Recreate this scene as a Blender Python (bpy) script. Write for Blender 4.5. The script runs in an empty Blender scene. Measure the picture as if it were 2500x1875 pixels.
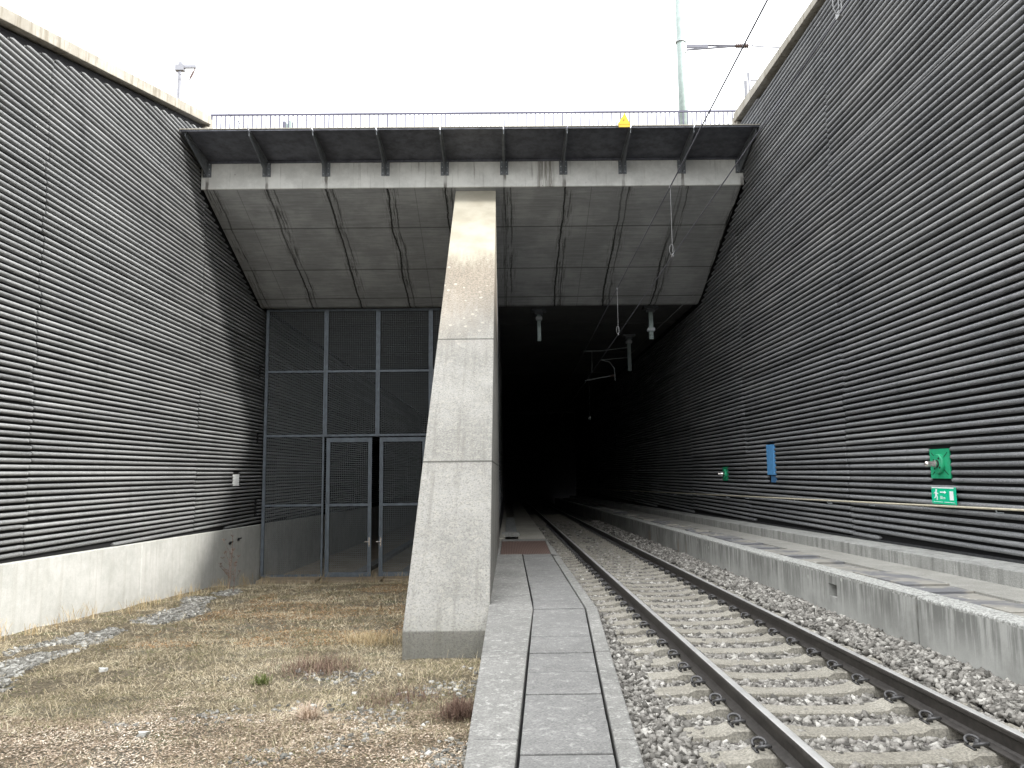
import bpy, math, random
import numpy as np
from mathutils import Vector, Matrix
random.seed(7); RNG = np.random.default_rng(7)
SC = bpy.context.scene
COL = SC.collection
GR = 0.0166                      # fall of the line into the tunnel
YF, YM, YG = 20.9, 26.2, 26.6    # portal face, mouth, mesh screen
XL, XR = -8.5, 6.7               # faces of the ribbed walls

# ------------------------------------------------------------------ nodes
class NT:
    def __init__(s, name, rough=0.85, metal=0.0, spec=0.3):
        s.m = bpy.data.materials.new(name); s.m.use_nodes = True
        s.t = s.m.node_tree; s.n = s.t.nodes; s.l = s.t.links
        s.b = s.n['Principled BSDF']
        s.b.inputs['Roughness'].default_value = rough
        s.b.inputs['Metallic'].default_value = metal
        s.b.inputs['Specular IOR Level'].default_value = spec
        s.geo = s.n.new('ShaderNodeNewGeometry')
        s.pos = s.geo.outputs['Position']
    def inp(s, sock, v):
        if isinstance(v, (int, float)): sock.default_value = v
        elif isinstance(v, tuple): sock.default_value = v if len(v) == len(sock.default_value) else (*v, 1)
        else: s.l.new(v, sock)
    def map(s, scale=(1, 1, 1), vec=None, loc=(0, 0, 0)):
        n = s.n.new('ShaderNodeMapping'); n.inputs['Scale'].default_value = scale
        n.inputs['Location'].default_value = loc
        s.l.new(vec or s.pos, n.inputs['Vector']); return n.outputs[0]
    def noise(s, scale, detail=4, rough=0.6, vec=None, dist=0.0):
        n = s.n.new('ShaderNodeTexNoise'); n.inputs['Scale'].default_value = scale
        n.inputs['Detail'].default_value = detail; n.inputs['Roughness'].default_value = rough
        n.inputs['Distortion'].default_value = dist
        s.l.new(vec or s.pos, n.inputs['Vector']); return n.outputs['Fac']
    def voro(s, scale, vec=None, feat='F1', out='Distance'):
        n = s.n.new('ShaderNodeTexVoronoi'); n.feature = feat; n.inputs['Scale'].default_value = scale
        s.l.new(vec or s.pos, n.inputs['Vector']); return n.outputs[out]
    def ramp(s, fac, stops):
        n = s.n.new('ShaderNodeValToRGB'); e = n.color_ramp.elements
        while len(e) < len(stops): e.new(0.5)
        for i, (p, c) in enumerate(stops):
            e[i].position = p
            if isinstance(c, (int, float)): c = (c, c, c)
            e[i].color = (*c, 1)
        s.l.new(fac, n.inputs[0]); return n.outputs[0]
    def mix(s, fac, a, b, mode='MIX'):
        n = s.n.new('ShaderNodeMix'); n.data_type = 'RGBA'; n.blend_type = mode
        s.inp(n.inputs[0], fac); s.inp(n.inputs[6], a); s.inp(n.inputs[7], b); return n.outputs[2]
    def math(s, op, a, b=0.0, c=None, clamp=False):
        n = s.n.new('ShaderNodeMath'); n.operation = op; n.use_clamp = clamp
        s.inp(n.inputs[0], a); s.inp(n.inputs[1], b)
        if c is not None: s.inp(n.inputs[2], c)
        return n.outputs[0]
    def xyz(s, vec=None):
        n = s.n.new('ShaderNodeSeparateXYZ'); s.l.new(vec or s.pos, n.inputs[0]); return n.outputs
    def comb(s, x, y, z):
        n = s.n.new('ShaderNodeCombineXYZ')
        s.inp(n.inputs[0], x); s.inp(n.inputs[1], y); s.inp(n.inputs[2], z); return n.outputs[0]
    def smooth(s, v, lo, hi):
        n = s.n.new('ShaderNodeMapRange'); n.interpolation_type = 'SMOOTHSTEP'
        s.inp(n.inputs[0], v); n.inputs[1].default_value = lo; n.inputs[2].default_value = hi
        return n.outputs[0]
    def col(s, c): s.inp(s.b.inputs['Base Color'], c); return s
    def bump(s, h, strength=0.5, dist=0.01):
        n = s.n.new('ShaderNodeBump'); n.inputs['Strength'].default_value = strength
        n.inputs['Distance'].default_value = dist
        s.l.new(h, n.inputs['Height']); s.l.new(n.outputs[0], s.b.inputs['Normal']); return s

def concrete(name, c0, c1, streak=0.0, fine=0.25, mott=0.0, bump=0.5, stain=(0.10, 0.095, 0.085)):
    s = NT(name, 0.9)
    big = s.noise(0.7, 5, 0.65); med = s.noise(5, 6, 0.7); fi = s.noise(60, 3, 0.7)
    c = s.mix(s.smooth(s.math('ADD', s.math('MULTIPLY', big, 0.6), s.math('MULTIPLY', med, 0.4)), 0.35, 0.65), c0, c1)
    if mott:
        v = s.noise(14, 8, 0.75, dist=0.6)
        c = s.mix(s.math('MULTIPLY', s.smooth(v, 0.5, 0.7), mott), c, (0.62, 0.61, 0.57))
        c = s.mix(s.math('MULTIPLY', s.smooth(s.noise(30, 6, 0.8), 0.5, 0.68), mott * 0.8), c, (0.12, 0.12, 0.11))
    if streak:
        st = s.noise(1, 5, 0.6, vec=s.map((7, 7, 0.45)))
        c = s.mix(s.math('MULTIPLY', s.smooth(st, 0.47, 0.68), streak), c, stain)
    c = s.mix(fine, c, s.ramp(fi, [(0.3, 0.0), (0.7, 1.0)]), 'OVERLAY')
    s.col(c); s.bump(s.math('ADD', s.math('MULTIPLY', fi, 0.5), med), bump, 0.006); return s

def plain(name, c, rough=0.6, metal=0.0, var=0.25, spec=0.4, sc=12):
    s = NT(name, rough, metal, spec)
    n = s.noise(sc, 5, 0.7)
    d = tuple(x * (1 - var) for x in c); h = tuple(min(1, x * (1 + var)) for x in c)
    s.col(s.mix(s.smooth(n, 0.3, 0.7), d, h)); s.bump(n, 0.15, 0.003); return s

# --- materials
M = {}
def mk_ribs(name, c0, c1, dust):
    s = NT(name, 0.75, spec=0.35)
    g = s.noise(1, 5, 0.75, vec=s.map((60, 14, 60))); gr = s.noise(110, 3, 0.8)
    big = s.noise(0.5, 4, 0.6, vec=s.map((1, 1, 1.6)))
    sp = s.noise(1, 3, 0.7, vec=s.map((3, 0.25, 9)))
    c = s.mix(s.smooth(g, 0.35, 0.7), c0, c1)
    c = s.mix(s.math('MULTIPLY', s.smooth(s.math('ADD', s.math('MULTIPLY', big, 0.5), s.math('MULTIPLY', sp, 0.5)), 0.4, 0.65), 0.45), c, dust)
    c = s.mix(s.math('MULTIPLY', s.smooth(gr, 0.53, 0.66), 0.6), c, tuple(min(1, x * 2.2) for x in dust))
    isl = s.geo.outputs['Random Per Island']
    c = s.mix(1.0, c, s.ramp(isl, [(0.0, 0.74), (0.5, 0.95), (1.0, 1.12)]), 'MULTIPLY')
    run = s.noise(1, 4, 0.7, vec=s.map((2, 2.6, 0.22)))
    c = s.mix(s.math('MULTIPLY', s.smooth(run, 0.55, 0.72), 0.32), c, tuple(x * 0.35 for x in c0))
    s.col(c); s.bump(s.math('ADD', g, s.math('MULTIPLY', gr, 0.7)), 0.8, 0.008); return s.m
M['ribs_l'] = mk_ribs('ribbed absorber left', (0.12, 0.124, 0.127), (0.215, 0.22, 0.22), (0.29, 0.294, 0.29))  # same cladding as the right wall, sunlit highlights put into lighter colours
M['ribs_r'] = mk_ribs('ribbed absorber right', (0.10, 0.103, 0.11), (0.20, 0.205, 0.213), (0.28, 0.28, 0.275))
M['backing'] = plain('black shade backing', (0.008, 0.008, 0.009), 0.9, var=0.3).m  # near black, puts the shade of the rib gaps into the colour
M['backing_low'] = plain('dark plain strip', (0.035, 0.036, 0.038), 0.85, var=0.3).m

def mk_soffit():
    s = NT('soffit concrete', 0.85)
    x, y, z = s.xyz()
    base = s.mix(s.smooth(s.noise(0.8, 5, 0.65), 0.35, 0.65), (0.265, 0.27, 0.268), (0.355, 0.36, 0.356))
    board = s.noise(1, 4, 0.7, vec=s.map((1.2, 16, 16)))
    base = s.mix(0.22, base, s.ramp(board, [(0.35, 0.2), (0.65, 0.8)]), 'OVERLAY')
    wob = s.math('ADD', s.math('MULTIPLY', s.math('SUBTRACT', s.noise(1, 2, 0.5, vec=s.map((0.9, 0.5, 0.5))), 0.5), 0.26), s.math('MULTIPLY', s.math('SUBTRACT', s.noise(1, 3, 0.7, vec=s.map((2, 5, 5))), 0.5), 0.06))
    u = s.math('ADD', x, wob)
    def lines(off, period, w0, w1, amount):
        t = s.math('ABSOLUTE', s.math('SUBTRACT', s.math('FRACT', s.math('ADD', s.math('DIVIDE', s.math('ADD', u, off), period), 0.5)), 0.5))
        d = s.math('MULTIPLY', t, period)
        return s.math('MULTIPLY', s.smooth(d, w1, w0), amount)
    per = s.noise(1, 2, 0.5, vec=s.map((0.55, 0.12, 0.12)))
    m1 = s.math('MULTIPLY', lines(8.38, 1.675, 0.012, 0.04, 1.0), s.smooth(per, 0.3, 0.52))
    m2 = s.math('MULTIPLY', lines(8.20, 1.675, 0.006, 0.03, 0.9), s.smooth(s.noise(0.7, 2), 0.36, 0.52))
    fan = s.math('MULTIPLY', lines(8.30, 1.675, 0.04, 0.36, 1.0), s.smooth(s.noise(1, 5, 0.8, vec=s.map((24, 1.3, 1.3))), 0.47, 0.60))
    fan = s.math('MULTIPLY', fan, s.smooth(s.noise(0.8, 3), 0.36, 0.54))
    c = s.mix(s.math('MULTIPLY', fan, 0.8), base, (0.045, 0.044, 0.04))
    c = s.mix(s.math('MULTIPLY', m2, 0.8), c, (0.03, 0.03, 0.028))
    c = s.mix(s.math('MULTIPLY', m1, 0.95), c, (0.018, 0.018, 0.017))
    # board joints
    j = None
    for yy in (22.45, 24.3, 25.75):
        d = s.math('ABSOLUTE', s.math('SUBTRACT', y, s.math('ADD', yy, s.math('MULTIPLY', s.noise(6, 2), 0.02))))
        k = s.smooth(d, 0.035, 0.012); j = k if j is None else s.math('MAXIMUM', j, k)
    t = s.math('MULTIPLY', s.math('ABSOLUTE', s.math('SUBTRACT', s.math('FRACT', s.math('ADD', s.math('DIVIDE', s.math('ADD', x, 7.55), 2.5), 0.5)), 0.5)), 2.5)
    j = s.math('MAXIMUM', j, s.math('MULTIPLY', s.smooth(t, 0.014, 0.004), 0.7))
    c = s.mix(s.math('MULTIPLY', j, 0.65), c, (0.05, 0.05, 0.045))
    s.col(c); s.bump(board, 0.3, 0.006); return s.m
M['soffit'] = mk_soffit()

def mk_fascia():
    s = NT('lit fascia concrete', 0.85)
    x, y, z = s.xyz()
    base = s.mix(s.smooth(s.noise(1.4, 6, 0.7), 0.35, 0.65), (0.50, 0.50, 0.475), (0.64, 0.64, 0.61))  # soffit concrete made paler, the light on the front put into its colour
    st = s.noise(1, 5, 0.7, vec=s.map((11, 1, 0.5)))
    c = s.mix(s.math('MULTIPLY', s.smooth(st, 0.56, 0.72), 0.55), base, (0.13, 0.12, 0.10))
    t = s.math('MULTIPLY', s.math('ABSOLUTE', s.math('SUBTRACT', s.math('FRACT', s.math('ADD', s.math('DIVIDE', s.math('ADD', x, 8.38), 1.675), 0.5)), 0.5)), 1.675)
    wob = s.math('MULTIPLY', s.noise(4, 2), 0.06)
    k = s.math('MULTIPLY', s.smooth(s.math('SUBTRACT', t, wob), 0.03, 0.0), s.smooth(s.noise(1.3, 2), 0.35, 0.55))
    c = s.mix(s.math('MULTIPLY', k, 0.8), c, (0.07, 0.06, 0.05))
    dx = s.math('ABSOLUTE', s.math('SUBTRACT', x, 1.15))
    d2 = s.math('MULTIPLY', s.smooth(dx, 0.33, 0.12), s.smooth(s.noise(1, 4, 0.8, vec=s.map((16, 1, 0.7))), 0.36, 0.55))
    c = s.mix(s.math('MULTIPLY', d2, 0.75), c, (0.10, 0.085, 0.065))
    pit = s.smooth(s.voro(2.6), 0.07, 0.03)
    c = s.mix(s.math('MULTIPLY', pit, 0.7), c, (0.08, 0.08, 0.075))
    s.col(c); s.bump(s.noise(30, 4), 0.2, 0.004); return s.m
M['fascia'] = mk_fascia()

def mk_buttress():
    s = NT('buttress concrete', 0.9)
    x, y, z = s.xyz()
    low = s.mix(s.smooth(s.noise(1.1, 5, 0.6), 0.35, 0.65), (0.23, 0.224, 0.205), (0.30, 0.292, 0.27))
    sp = s.noise(12, 9, 0.78, dist=1.6)
    low = s.mix(s.math('MULTIPLY', s.smooth(sp, 0.47, 0.60), 0.6), low, (0.37, 0.352, 0.305))
    low = s.mix(s.math('MULTIPLY', s.smooth(s.noise(34, 6, 0.8), 0.49, 0.60), 0.6), low, (0.115, 0.11, 0.098))
    edge = s.math('ADD', z, s.math('MULTIPLY', s.math('SUBTRACT', s.noise(1, 5, 0.7, vec=s.map((9, 1, 1.5))), 0.5), 1.6))
    warm = s.math('MULTIPLY', s.smooth(edge, 2.0, 4.4), 0.85)
    low = s.mix(warm, low, s.mix(s.smooth(s.noise(26, 6, 0.8), 0.4, 0.6), (0.095, 0.078, 0.058), (0.21, 0.18, 0.14)))
    # lichen rings and flakes
    vc = s.math('ADD', s.voro(4.6, vec=s.map((1, 0.95, 0.95))), s.math('MULTIPLY', s.math('SUBTRACT', s.noise(22, 4), 0.5), 0.22))
    bl = s.math('MULTIPLY', s.smooth(vc, 0.20, 0.13), s.smooth(s.noise(1.1, 3), 0.40, 0.5))
    low = s.mix(s.math('MULTIPLY', s.math('MULTIPLY', bl, s.smooth(z, 1.4, 2.6)), 0.55), low, (0.40, 0.375, 0.32))
    low = s.mix(s.math('MULTIPLY', s.smooth(s.noise(1, 5, 0.7, vec=s.map((7, 0.5, 0.5))), 0.52, 0.68), 0.35), low, (0.13, 0.122, 0.105))
    up = s.mix(s.smooth(s.noise(1.2, 4), 0.35, 0.65), (0.235, 0.218, 0.172), (0.30, 0.283, 0.23))
    c = s.mix(s.smooth(edge, 4.7, 5.5), low, up)
    for zz in (0.185, 2.70):
        d = s.math('ABSOLUTE', s.math('SUBTRACT', z, zz))
        c = s.mix(s.math('MULTIPLY', s.smooth(d, 0.022, 0.008), 0.85), c, (0.06, 0.058, 0.05))
    c = s.mix(s.math('MULTIPLY', s.smooth(z, -1.75, -2.35), 0.45), c, (0.15, 0.15, 0.12))
    s.col(c); s.bump(s.math('ADD', sp, s.noise(60, 3)), 0.6, 0.006); return s.m
M['buttress'] = mk_buttress()

M['walk'] = concrete('walkway concrete', (0.155, 0.152, 0.142), (0.225, 0.22, 0.206), 0.0, 0.4, 0.5).m
M['cover'] = concrete('cover slab concrete', (0.135, 0.133, 0.128), (0.195, 0.192, 0.184), 0.0, 0.35, 0.28).m
M['walk_in'] = concrete('inner walkway concrete', (0.30, 0.285, 0.24), (0.40, 0.38, 0.33), 0.0, 0.3, 0.1).m
def mk_platface():
    s = NT('platform face concrete', 0.9)
    x, y, z = s.xyz()
    h = s.math('ADD', s.math('ADD', z, 1.29), s.math('MULTIPLY', y, GR))   # 0 top, -.55 bottom
    base = s.mix(s.smooth(s.noise(1.0, 5, 0.7), 0.35, 0.65), (0.30, 0.30, 0.28), (0.44, 0.44, 0.415))
    st = s.noise(1, 5, 0.72, vec=s.map((1, 9, 0.7)))
    f = s.math('MULTIPLY', s.smooth(st, 0.40, 0.60), s.smooth(h, -0.62, -0.08))
    c = s.mix(s.math('MULTIPLY', f, 0.72), base, (0.12, 0.122, 0.112))
    st2 = s.noise(1, 4, 0.7, vec=s.map((1, 24, 0.9)))
    c = s.mix(s.math('MULTIPLY', s.smooth(st2, 0.58, 0.7), 0.5), c, (0.50, 0.49, 0.45))
    rust = s.math('MULTIPLY', s.smooth(s.noise(1, 2, 0.5, vec=s.map((1, 1.1, 0.05))), 0.63, 0.68), s.smooth(h, -0.1, -0.4))
    c = s.mix(s.math('MULTIPLY', rust, 0.5), c, (0.24, 0.17, 0.11))
    li = s.math('MULTIPLY', s.smooth(s.voro(4.2), 0.16, 0.11), s.smooth(s.noise(0.9, 3), 0.5, 0.62))
    c = s.mix(s.math('MULTIPLY', s.math('MULTIPLY', li, s.smooth(h, -0.4, -0.15)), 0.9), c, (0.50, 0.52, 0.47))
    c = s.mix(s.smooth(s.math('ADD', h, s.math('MULTIPLY', s.noise(25, 3), 0.03)), -0.035, -0.015), c, s.mix(s.smooth(s.noise(28, 6, 0.8), 0.42, 0.6), (0.22, 0.22, 0.205), (0.52, 0.52, 0.49)))
    s.col(c); s.bump(s.noise(45, 4), 0.4, 0.005); return s.m
M['platface'] = mk_platface()
def mk_slab():
    s = NT('platform slab concrete', 0.88)
    x, y, z = s.xyz()
    base = s.mix(s.smooth(s.noise(1.3, 4, 0.6), 0.42, 0.56), (0.165, 0.165, 0.172), (0.30, 0.285, 0.25))
    st = s.noise(1, 4, 0.7, vec=s.map((2.2, 7, 1)))
    c = s.mix(s.math('MULTIPLY', s.smooth(st, 0.45, 0.62), 0.4), base, (0.14, 0.14, 0.14))
    c = s.mix(s.math('MULTIPLY', s.smooth(s.noise(9, 3, 0.5), 0.68, 0.72), 0.8), c, (0.55, 0.54, 0.48))
    s.col(c); s.bump(s.noise(40, 4), 0.3, 0.004); return s.m
M['slab'] = mk_slab()
M['platfloor'] = concrete('platform floor concrete', (0.25, 0.243, 0.218), (0.33, 0.322, 0.295), 0.0, 0.3, 0.08).m
M['kerb'] = concrete('kerb concrete', (0.26, 0.26, 0.245), (0.36, 0.36, 0.34), 0.6, 0.3, 0.1, stain=(0.14, 0.14, 0.13)).m
M['plinth'] = concrete('plinth concrete', (0.38, 0.385, 0.36), (0.50, 0.50, 0.475), 0.30, 0.12, 0.0, 0.2, stain=(0.30, 0.29, 0.25)).m
def mk_coping():
    s = NT('coping concrete', 0.9)
    base = s.mix(s.smooth(s.noise(1.2, 5, 0.7), 0.35, 0.65), (0.27, 0.25, 0.21), (0.37, 0.35, 0.305))
    st = s.noise(1, 5, 0.7, vec=s.map((8, 8, 0.8)))
    c = s.mix(s.math('MULTIPLY', s.smooth(st, 0.48, 0.66), 0.6), base, (0.15, 0.125, 0.085))
    s.col(c); s.bump(s.noise(25, 4), 0.4, 0.005); return s.m
M['coping'] = mk_coping()
M['steel'] = plain('galvanised steel', (0.33, 0.35, 0.36), 0.5, 0.5, 0.2).m
M['canopy'] = plain('dark coated sheet', (0.085, 0.088, 0.103), 0.55, 0.2, 0.35, sc=4).m
M['bracket'] = plain('grey bracket steel', (0.15, 0.16, 0.17), 0.5, 0.4, 0.25, sc=5).m
M['lip'] = plain('pale canopy edge', (0.25, 0.235, 0.20), 0.6, 0.0, 0.15).m
M['gate'] = plain('blue grey painted steel', (0.115, 0.135, 0.155), 0.5, 0.2, 0.2, sc=5).m
M['mesh'] = plain('grey wire', (0.24, 0.26, 0.27), 0.6, 0.2, 0.2).m
M['rail_side'] = plain('rail rust brown', (0.05, 0.045, 0.041), 0.42, 0.3, 0.3, sc=20).m
M['rail_top'] = plain('polished rail head', (0.55, 0.54, 0.52), 0.38, 0.5, 0.12, sc=3).m
M['clip'] = plain('dark spring steel', (0.075, 0.073, 0.073), 0.45, 0.3, 0.25, sc=30).m
M['sleeper'] = concrete('sleeper concrete', (0.205, 0.19, 0.158), (0.29, 0.272, 0.232), 0.0, 0.5, 0.08, 0.7).m
M['black'] = plain('black rubber', (0.01, 0.01, 0.01), 0.9, 0, 0.1).m
M['white'] = plain('white paint', (0.82, 0.84, 0.83), 0.5, 0, 0.05).m
M['green'] = plain('sign green', (0.0, 0.50, 0.27), 0.45, 0, 0.06).m
M['green2'] = plain('plate green', (0.02, 0.33, 0.16), 0.5, 0, 0.15).m
M['blue'] = plain('panel blue', (0.10, 0.30, 0.58), 0.5, 0, 0.12).m
M['yellow'] = plain('warning yellow', (0.50, 0.31, 0.01), 0.5, 0, 0.08).m
M['ochre'] = plain('cream pipe', (0.50, 0.455, 0.35), 0.55, 0, 0.15).m
M['chrome'] = plain('bright metal', (0.75, 0.70, 0.66), 0.22, 0.9, 0.1).m
M['insul'] = plain('brown insulator', (0.09, 0.06, 0.055), 0.35, 0, 0.2).m
M['pole'] = plain('pale galvanised mast', (0.24, 0.29, 0.275), 0.55, 0.3, 0.15, sc=4).m
M['palemetal'] = plain('pale far metal', (0.11, 0.112, 0.135), 0.5, 0.2, 0.1).m
M['wire'] = plain('dark copper wire', (0.10, 0.10, 0.12), 0.5, 0.5, 0.2).m
M['palewire'] = plain('pale dropper wire', (0.20, 0.20, 0.20), 0.4, 0.5, 0.1).m
def mk_grate():
    s = NT('rusty grating', 0.7, 0.3)
    x, y, z = s.xyz()
    a = s.math('FRACT', s.math('MULTIPLY', x, 24.0)); b = s.math('FRACT', s.math('MULTIPLY', y, 24.0))
    c = s.mix(s.noise(5, 4), (0.17, 0.115, 0.095), (0.24, 0.17, 0.145))
    k = s.math('MULTIPLY', s.smooth(a, 0.3, 0.4), s.smooth(b, 0.2, 0.3))
    s.col(s.mix(k, c, (0.075, 0.05, 0.042))); return s.m
M['grate'] = mk_grate()
M['interior'] = concrete('brown grey path concrete', (0.20, 0.19, 0.165), (0.27, 0.255, 0.22), 0.0, 0.3, 0.1).m  # brownish grey concrete with random mottling
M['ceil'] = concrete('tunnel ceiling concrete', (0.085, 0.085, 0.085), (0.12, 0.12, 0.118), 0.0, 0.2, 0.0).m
def mk_ballast():
    s = NT('ballast stone', 0.85)
    r = s.geo.outputs['Random Per Island']
    c = s.ramp(r, [(0.0, (0.085, 0.08, 0.071)), (0.3, (0.175, 0.165, 0.148)), (0.6, (0.26, 0.245, 0.222)), (0.9, (0.34, 0.325, 0.295)), (1.0, (0.50, 0.48, 0.44))])
    c = s.mix(0.35, c, s.ramp(s.noise(40, 5, 0.7), [(0.3, 0.1), (0.7, 0.9)]), 'OVERLAY')
    s.col(c); s.bump(s.noise(70, 4), 0.4, 0.004); return s.m
M['ballast'] = mk_ballast()
def mk_gravel():
    s = NT('pale gravel stone', 0.85)
    r = s.geo.outputs['Random Per Island']
    c = s.ramp(r, [(0.0, (0.11, 0.105, 0.09)), (0.5, (0.22, 0.213, 0.19)), (0.85, (0.34, 0.33, 0.30)), (1.0, (0.55, 0.54, 0.50))])
    s.col(s.mix(0.3, c, s.ramp(s.noise(50, 4), [(0.3, 0.1), (0.7, 0.9)]), 'OVERLAY')); return s.m
M['gravel'] = mk_gravel()
def mk_bed():
    s = NT('ballast bed', 0.95)
    v = s.voro(26, out='Color'); 
    n = s.n.new('ShaderNodeRGBToBW'); s.l.new(v, n.inputs[0])
    c = s.ramp(n.outputs[0], [(0.1, (0.035, 0.032, 0.03)), (0.5, (0.10, 0.09, 0.085)), (0.9, (0.20, 0.185, 0.17))])
    s.col(c); s.bump(s.voro(26), 1.0, 0.03); return s.m
M['bed'] = mk_bed()
def mk_ground():
    s = NT('dry lot ground', 0.95)
    n = s.noise(0.7, 6, 0.7); m = s.noise(9, 6, 0.75); f = s.noise(60, 4, 0.8)
    c = s.ramp(n, [(0.3, (0.085, 0.07, 0.045)), (0.5, (0.125, 0.10, 0.066)), (0.7, (0.13, 0.12, 0.10))])
    c = s.mix(s.smooth(m, 0.45, 0.65), c, (0.16, 0.135, 0.095))
    c = s.mix(s.math('MULTIPLY', s.smooth(s.noise(1.6, 4), 0.55, 0.7), 0.5), c, (0.09, 0.115, 0.04))
    c = s.mix(0.5, c, s.ramp(f, [(0.3, 0.05), (0.7, 0.95)]), 'OVERLAY')
    s.col(c); s.bump(s.math('ADD', m, f), 0.9, 0.02); return s.m
M['ground'] = mk_ground()
def mk_leaf(name, stops, sc=0.8):
    s = NT(name, 0.9, spec=0.15)
    r = s.geo.outputs['Random Per Island']
    k = s.math('ADD', s.math('MULTIPLY', r, 0.62), s.math('MULTIPLY', s.smooth(s.noise(sc, 5, 0.7), 0.3, 0.7), 0.38))
    s.col(s.ramp(k, stops)); return s.m
M['grass'] = mk_leaf('dry grass blades', [(0.0, (0.06, 0.05, 0.03)), (0.18, (0.13, 0.135, 0.055)), (0.30, (0.20, 0.16, 0.10)), (0.5, (0.36, 0.30, 0.195)), (0.8, (0.56, 0.485, 0.34)), (1.0, (0.76, 0.70, 0.54))])
M['litter'] = mk_leaf('leaf litter', [(0.0, (0.08, 0.06, 0.04)), (0.35, (0.21, 0.155, 0.105)), (0.65, (0.44, 0.35, 0.26)), (1.0, (0.85, 0.77, 0.65))])
M['rusty_leaf'] = mk_leaf('orange moss litter', [(0.0, (0.13, 0.07, 0.03)), (0.5, (0.30, 0.17, 0.08)), (1.0, (0.46, 0.32, 0.18))])
M['greenleaf'] = mk_leaf('green low leaves', [(0.0, (0.07, 0.09, 0.03)), (1.0, (0.20, 0.23, 0.08))])
M['straw'] = mk_leaf('straw stems', [(0.0, (0.30, 0.22, 0.12)), (1.0, (0.52, 0.42, 0.25))])
M['reddish'] = mk_leaf('reddish twigs', [(0.0, (0.09, 0.06, 0.045)), (0.6, (0.20, 0.13, 0.10)), (1.0, (0.36, 0.27, 0.20))])
M['tuft'] = mk_leaf('pale tuft blades', [(0.0, (0.28, 0.20, 0.13)), (1.0, (0.62, 0.50, 0.40))])

# ------------------------------------------------------------------ mesh helpers
class MB:
    def __init__(s): s.v = []; s.f = []; s.mi = []; s.cur = 0
    def add(s, vs, fs):
        o = len(s.v); s.v += [tuple(v) for v in vs]
        s.f += [tuple(i + o for i in f) for f in fs]; s.mi += [s.cur] * len(fs); return s
    def box(s, x0, x1, y0, y1, z0, z1, g=0.0):
        # g: fall along y (top and bottom follow it)
        vs = [(x, y, z + g * y) for z in (z0, z1) for y in (y0, y1) for x in (x0, x1)]
        return s.add(vs, [(0, 2, 3, 1), (4, 5, 7, 6), (0, 1, 5, 4), (2, 6, 7, 3), (0, 4, 6, 2), (1, 3, 7, 5)])
    def prism(s, poly, lo, hi, axis='X'):
        n = len(poly)
        if axis == 'X': P = lambda a, p: (a, p[0], p[1])
        elif axis == 'Y': P = lambda a, p: (p[0], a, p[1])
        else: P = lambda a, p: (p[0], p[1], a)
        vs = [P(lo, p) for p in poly] + [P(hi, p) for p in poly]
        return s.add(vs, [tuple(range(n)), tuple(range(2 * n - 1, n - 1, -1))] + [(i, i + n, (i + 1) % n + n, (i + 1) % n) for i in range(n)])
    def tube(s, pts, r, n=8, cap=True):
        pts = [Vector(p) for p in pts]; rs = r if isinstance(r, (list, tuple)) else [r] * len(pts)
        vs = []; up = None
        for i, p in enumerate(pts):
            t = (pts[min(i + 1, len(pts) - 1)] - pts[max(i - 1, 0)]).normalized()
            a = (up - t * up.dot(t)) if up is not None else None
            if a is None or a.length < 1e-4:
                a = t.orthogonal()
            a.normalize(); up = a; b = t.cross(a)
            for k in range(n):
                q = 2 * math.pi * k / n; vs.append(p + (a * math.cos(q) + b * math.sin(q)) * rs[i])
        fs = []
        for i in range(len(pts) - 1):
            for k in range(n):
                fs.append((i * n + k, i * n + (k + 1) % n, (i + 1) * n + (k + 1) % n, (i + 1) * n + k))
        if cap: fs.append(tuple(range(n - 1, -1, -1))); fs.append(tuple((len(pts) - 1) * n + k for k in range(n)))
        return s.add(vs, fs)
    def rod(s, a, b, r, n=8): return s.tube([a, b], r, n)
    def build(s, name, mat, parent=None, smooth=False, bevel=0.0):
        me = bpy.data.meshes.new(name); me.from_pydata(s.v, [], s.f)
        mats = mat if isinstance(mat, (list, tuple)) else [mat]
        for m in mats: me.materials.append(m)
        if len(mats) > 1: me.polygons.foreach_set('material_index', s.mi)
        if smooth: me.polygons.foreach_set('use_smooth', [True] * len(me.polygons))
        me.update(); return link(name, me, parent, bevel)
def link(name, me, parent=None, bevel=0.0):
    o = bpy.data.objects.new(name, me); COL.objects.link(o)
    if parent is not None:
        o.parent = parent; off = Vector((0, 0, 0)); p = parent
        while p is not None: off += p.location; p = p.parent
        o.location = -off
    if bevel:
        b = o.modifiers.new('bevel', 'BEVEL'); b.width = bevel; b.segments = 2; b.limit_method = 'ANGLE'
    return o
def tag(o, label, cat, group=None, kind=None):
    if label: o['label'] = label
    if cat: o['category'] = cat
    if group: o['group'] = group
    if kind: o['kind'] = kind
    return o
def thing(name, label, cat, loc=(0, 0, 0), group=None):
    o = bpy.data.objects.new(name, None); COL.objects.link(o); o.location = loc
    o.empty_display_size = 0.2
    return tag(o, label, cat, group)
def dup(o, dloc, label=None):
    c = o.copy(); COL.objects.link(c); c.location = o.location + Vector(dloc)
    if label: c['label'] = label
    for ch in o.children:
        d = ch.copy(); COL.objects.link(d); d.parent = c
        for g in ch.children:
            e = g.copy(); COL.objects.link(e); e.parent = d
    return c
def struct(o): o['kind'] = 'structure'; return o

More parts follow.
